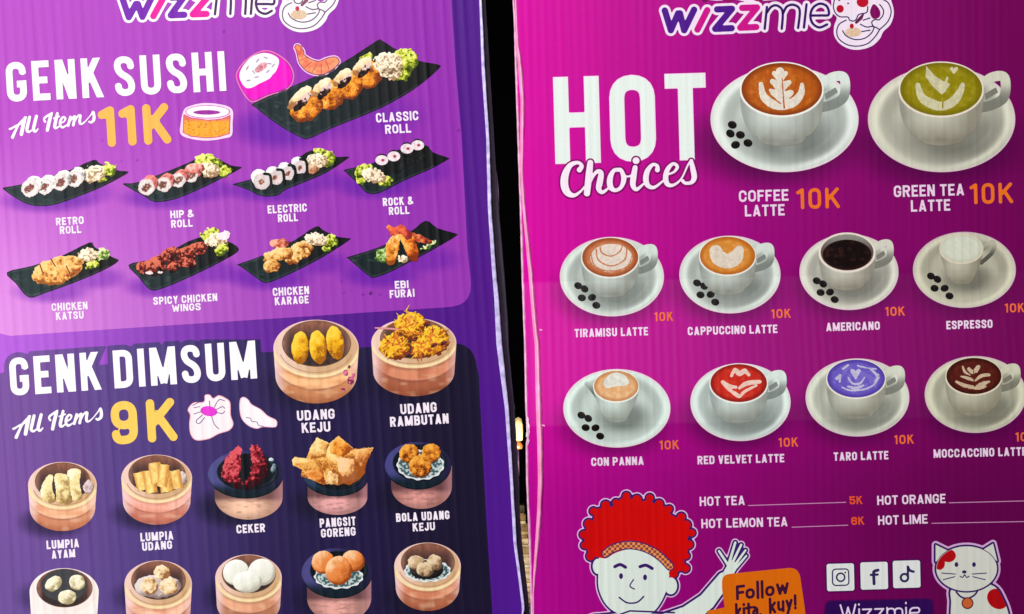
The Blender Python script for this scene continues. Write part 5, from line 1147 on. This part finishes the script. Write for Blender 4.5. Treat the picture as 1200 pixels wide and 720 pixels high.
gl = ink(LB, 'backing_edge_glint', union([S_([(581.6, 200, .2), (583.4, 222, .8), (585, 262, .3)]), S_([(589.5, 318, .2), (591, 345, .8), (594.5, 390, .4)]), S_([(602, 470, .2), (602.6, 478, .6), (604, 500, .2)]), S_([(606, 545, .3), (608.2, 575, .6), (608.6, 610, .3)])]), flat(C(150, 120, 150)), (575, 195, 616, 615), .4, -70)
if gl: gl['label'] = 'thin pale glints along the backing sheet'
# magenta board: outer pale edge, then the fold that runs down beside it
rows = [(y, [(x-.9, -8), (x-.8, .4), (x+.1, 1.5), (x+1.2, .8), (x+1.8, -.2)]) for y, x in R_EDGE]
strip(RB, 'edge_lip', rows, M_LIPR, 'pale pink cut edge of the magenta board')
RF = [(-70, 604, .2), (0, 604.5, .2), (50, 606.5, .5), (84, 610.5, 1), (120, 613, .9), (160, 612.3, .8), (200, 611.8, .6), (244, 614.5, .7), (320, 622.3, 1), (350, 624.7, 1), (390, 628.3, 1.1), (404, 630, 1.1), (480, 632, 1.3), (520, 633.5, 1.3), (564, 634, 1.2), (600, 632.5, 1.0), (636, 630, .9), (670, 627, .6), (695, 625, .2), (790, 624.5, .1)]
rows = [(y, [(x-2.6*k-.6, -.15), (x-1.4*k, 2.0*k), (x, 3.4*k), (x+.9*k+.2, 2.6*k), (x+1.4*k+.3, .2), (x+2.0*k+.6, -.6)]) for y, x, k in RF]
strip(RB, 'edge_fold', rows, M_RIDGE, 'pale pink folded ridge near the left edge of the magenta board')
# chip of torn white plastic on the outer edge
ink(RB, 'torn_chip', rough_f(lambda x, y: poly(x, y, [(616.6, 482), (619.4, 492), (620.6, 503), (619.8, 511), (616.8, 512)]), .5, 2, 4), flat(C(252, 236, 250)), (612, 478, 624, 516), .5, 6, None, 'torn white chip on the edge of the magenta board')
ink(RB, 'torn_chip', S_([(617.8, 523, .4), (619.4, 516.5, 1.0), (619.2, 514.5, .6)]), flat(C(240, 200, 236)), (612, 510, 624, 528), .45, 6)
for a, b in ((636.5, 498.5), (633.5, 386.5)): ink(RB, 'torn_chip', rough_f(lambda x, y: ell(x, y, a, b, 1.9, .9, 20), .5, 1, 3), flat(C(250, 170, 210)), (a-4, b-4, a+4, b+4), .4, 6)
# back faces: the boards are 4 mm thick fluted plastic
def slab(bd, xf0, xf1, name, mat):
    ys = np.linspace(-66, 786, 40); A = []; 
    for y in ys: A.append(bd.local(np.array([xf0(y), xf1(y)]), np.array([y, y]), 0))
    A = np.array(A); n = len(ys); V = []; 
    for z in (-.0009, -.0040):
        for r in A: 
            for c in r: V.append((c[0], c[1], c[2]+z))
    F = []
    for i in range(n-1):
        a = i*2; b = n*2+i*2
        F += [(a, a+1, a+3, a+2), (b, b+2, b+3, b+1), (a, a+2, b+2, b), (a+1, b+1, b+3, a+3)]
    F += [(0, 2*n, 2*n+1, 1), (2*n-2, 2*n-1, 4*n-1, 4*n-2)]
    o = make_mesh(name, V, F, None, mat, bd.root, smooth=False); return o
M_CORE = plain_material('fluted_core', (.55, .5, .6), .6, .4, var=.15)
slab(LB, lambda y: -59, lambda y: edge_x(L_EDGE, y)-1.5, 'fluted_core', M_CORE)
slab(RB, lambda y: edge_x(R_EDGE, y)+1.5, lambda y: 1235, 'fluted_core', M_CORE)

# ------------------------------------------------------------------ behind the boards, seen through the gap
def world_pt(px, py, y):
    d = y+CAM_D; return ((px-600)*PXK*d, y, -(py-360)*PXK*d)
M_WALL = plain_material('dark_wall', (.0012, .0012, .0014), .95, .0, var=.4, scale=3)
bm_y = 1.6
V = [(-4, bm_y, -3), (4, bm_y, -3), (4, bm_y, 3), (-4, bm_y, 3)]
w = make_mesh('wall', V, [(0, 1, 2, 3)], None, M_WALL, None, smooth=False); w['kind'] = 'structure'
def lathe(prof, n=20):
    V = []; F = []
    for r, z in prof:
        for k in range(n): a = 2*math.pi*k/n; V.append((r*math.cos(a), r*math.sin(a), z))
    for i in range(len(prof)-1):
        for k in range(n): F.append((i*n+k, i*n+(k+1) % n, (i+1)*n+(k+1) % n, (i+1)*n+k))
    return V, F
# glowing lamp
LY = .55
lamp = bpy.data.objects.new('small_lamp', None); COL.objects.link(lamp); lamp.location = world_pt(607.2, 522, LY)
lamp['label'] = 'small glowing warm lamp seen through the dark gap between the boards'; lamp['category'] = 'lamp'
M_GLOW = plain_material('warm_glass', (.35, .28, .14), .3, .5, emit=((1.0, .70, .26), .6), var=.05)
M_BASE = plain_material('orange_base', (.16, .05, .01), .5, .5, emit=None, var=.5, scale=300)
s = .00084*1.0
V, F = lathe([(0, 5*s), (5.0*s, 6*s), (5.6*s, 14*s), (5.4*s, 24*s), (3.6*s, 31*s), (0, 33*s)]); make_mesh('lamp_shade', V, F, None, M_GLOW, lamp)
V, F = lathe([(0, -4*s), (4.6*s, -4*s), (5.6*s, 0), (4.2*s, 3*s), (3.0*s, 5*s), (0, 5*s)]); make_mesh('lamp_base', V, F, None, M_BASE, lamp)
pl = bpy.data.lights.new('lamp_light', 'POINT'); pl.energy = 3.6; pl.color = (1, .84, .62); pl.shadow_soft_size = .01
po = bpy.data.objects.new('lamp_light', pl); COL.objects.link(po); po.location = Vector(lamp.location)+Vector((0, -.06, -.05))
V, F = lathe([(0, -9*s*4), (1.2*s, -9*s*4), (1.2*s, -4*s), (0, -4*s)], 10); make_mesh('lamp_stem', V, F, None, M_BACK, lamp)
# banded pale column of stacked slats lower in the gap
colm = bpy.data.objects.new('slat_stack', None); COL.objects.link(colm); bx_, by_, bz_ = world_pt(617, 740, .8); colm.location = (bx_, by_, bz_)
colm['label'] = 'upright stack of pale tan slats seen at the bottom of the gap between the boards'; colm['category'] = 'slat stack'
pal = [(.62, .50, .32), (.50, .36, .18), (.72, .62, .46), (.30, .20, .10), (.66, .55, .38), (.10, .08, .06), (.40, .30, .2)]
mats = [plain_material('slat_wood_%s' % n, c, .6, .4, var=.45, scale=120) for n, c in zip('pale tan cream brown sand dark olive'.split(), pal)]
u1 = PXK*(.8+CAM_D); z = 0; rs = np.random.RandomState(9); base = world_pt(617, 740, .8)
for k in range(26):
    py = 740-z; h = [9, 4, 7, 3, 8, 5, 4][k % 7]+rs.uniform(-1.2, 1.2)
    if py < 590: break
    if py > 690: mi = [5, 3, 6, 0, 5][k % 5]
    elif py > 632: mi = [0, 2, 4, 0, 1, 2][k % 6]
    elif py > 605: mi = [1, 3, 4, 3][k % 4]
    else: mi = [3, 5][k % 2]
    x0 = np.interp(py, [590, 640, 690, 740], [-14, -7, -1, 4])-3; hw = 12+rs.uniform(-1, 1)
    a, b = (x0-hw*.5)*u1, (x0+hw*1.1)*u1; z0, z1 = z*u1+.0002, (z+h)*u1-.0003; d = .012+rs.uniform(-.002, .002)
    Vb = [(a, -d, z0), (b, -d, z0), (b, d, z0), (a, d, z0), (a, -d, z1), (b, -d, z1), (b, d, z1), (a, d, z1)]
    Fb = [(0, 1, 5, 4), (1, 2, 6, 5), (2, 3, 7, 6), (3, 0, 4, 7), (4, 5, 6, 7), (3, 2, 1, 0)]
    make_mesh('slat', Vb, Fb, None, mats[mi], colm, smooth=False)
    z += h
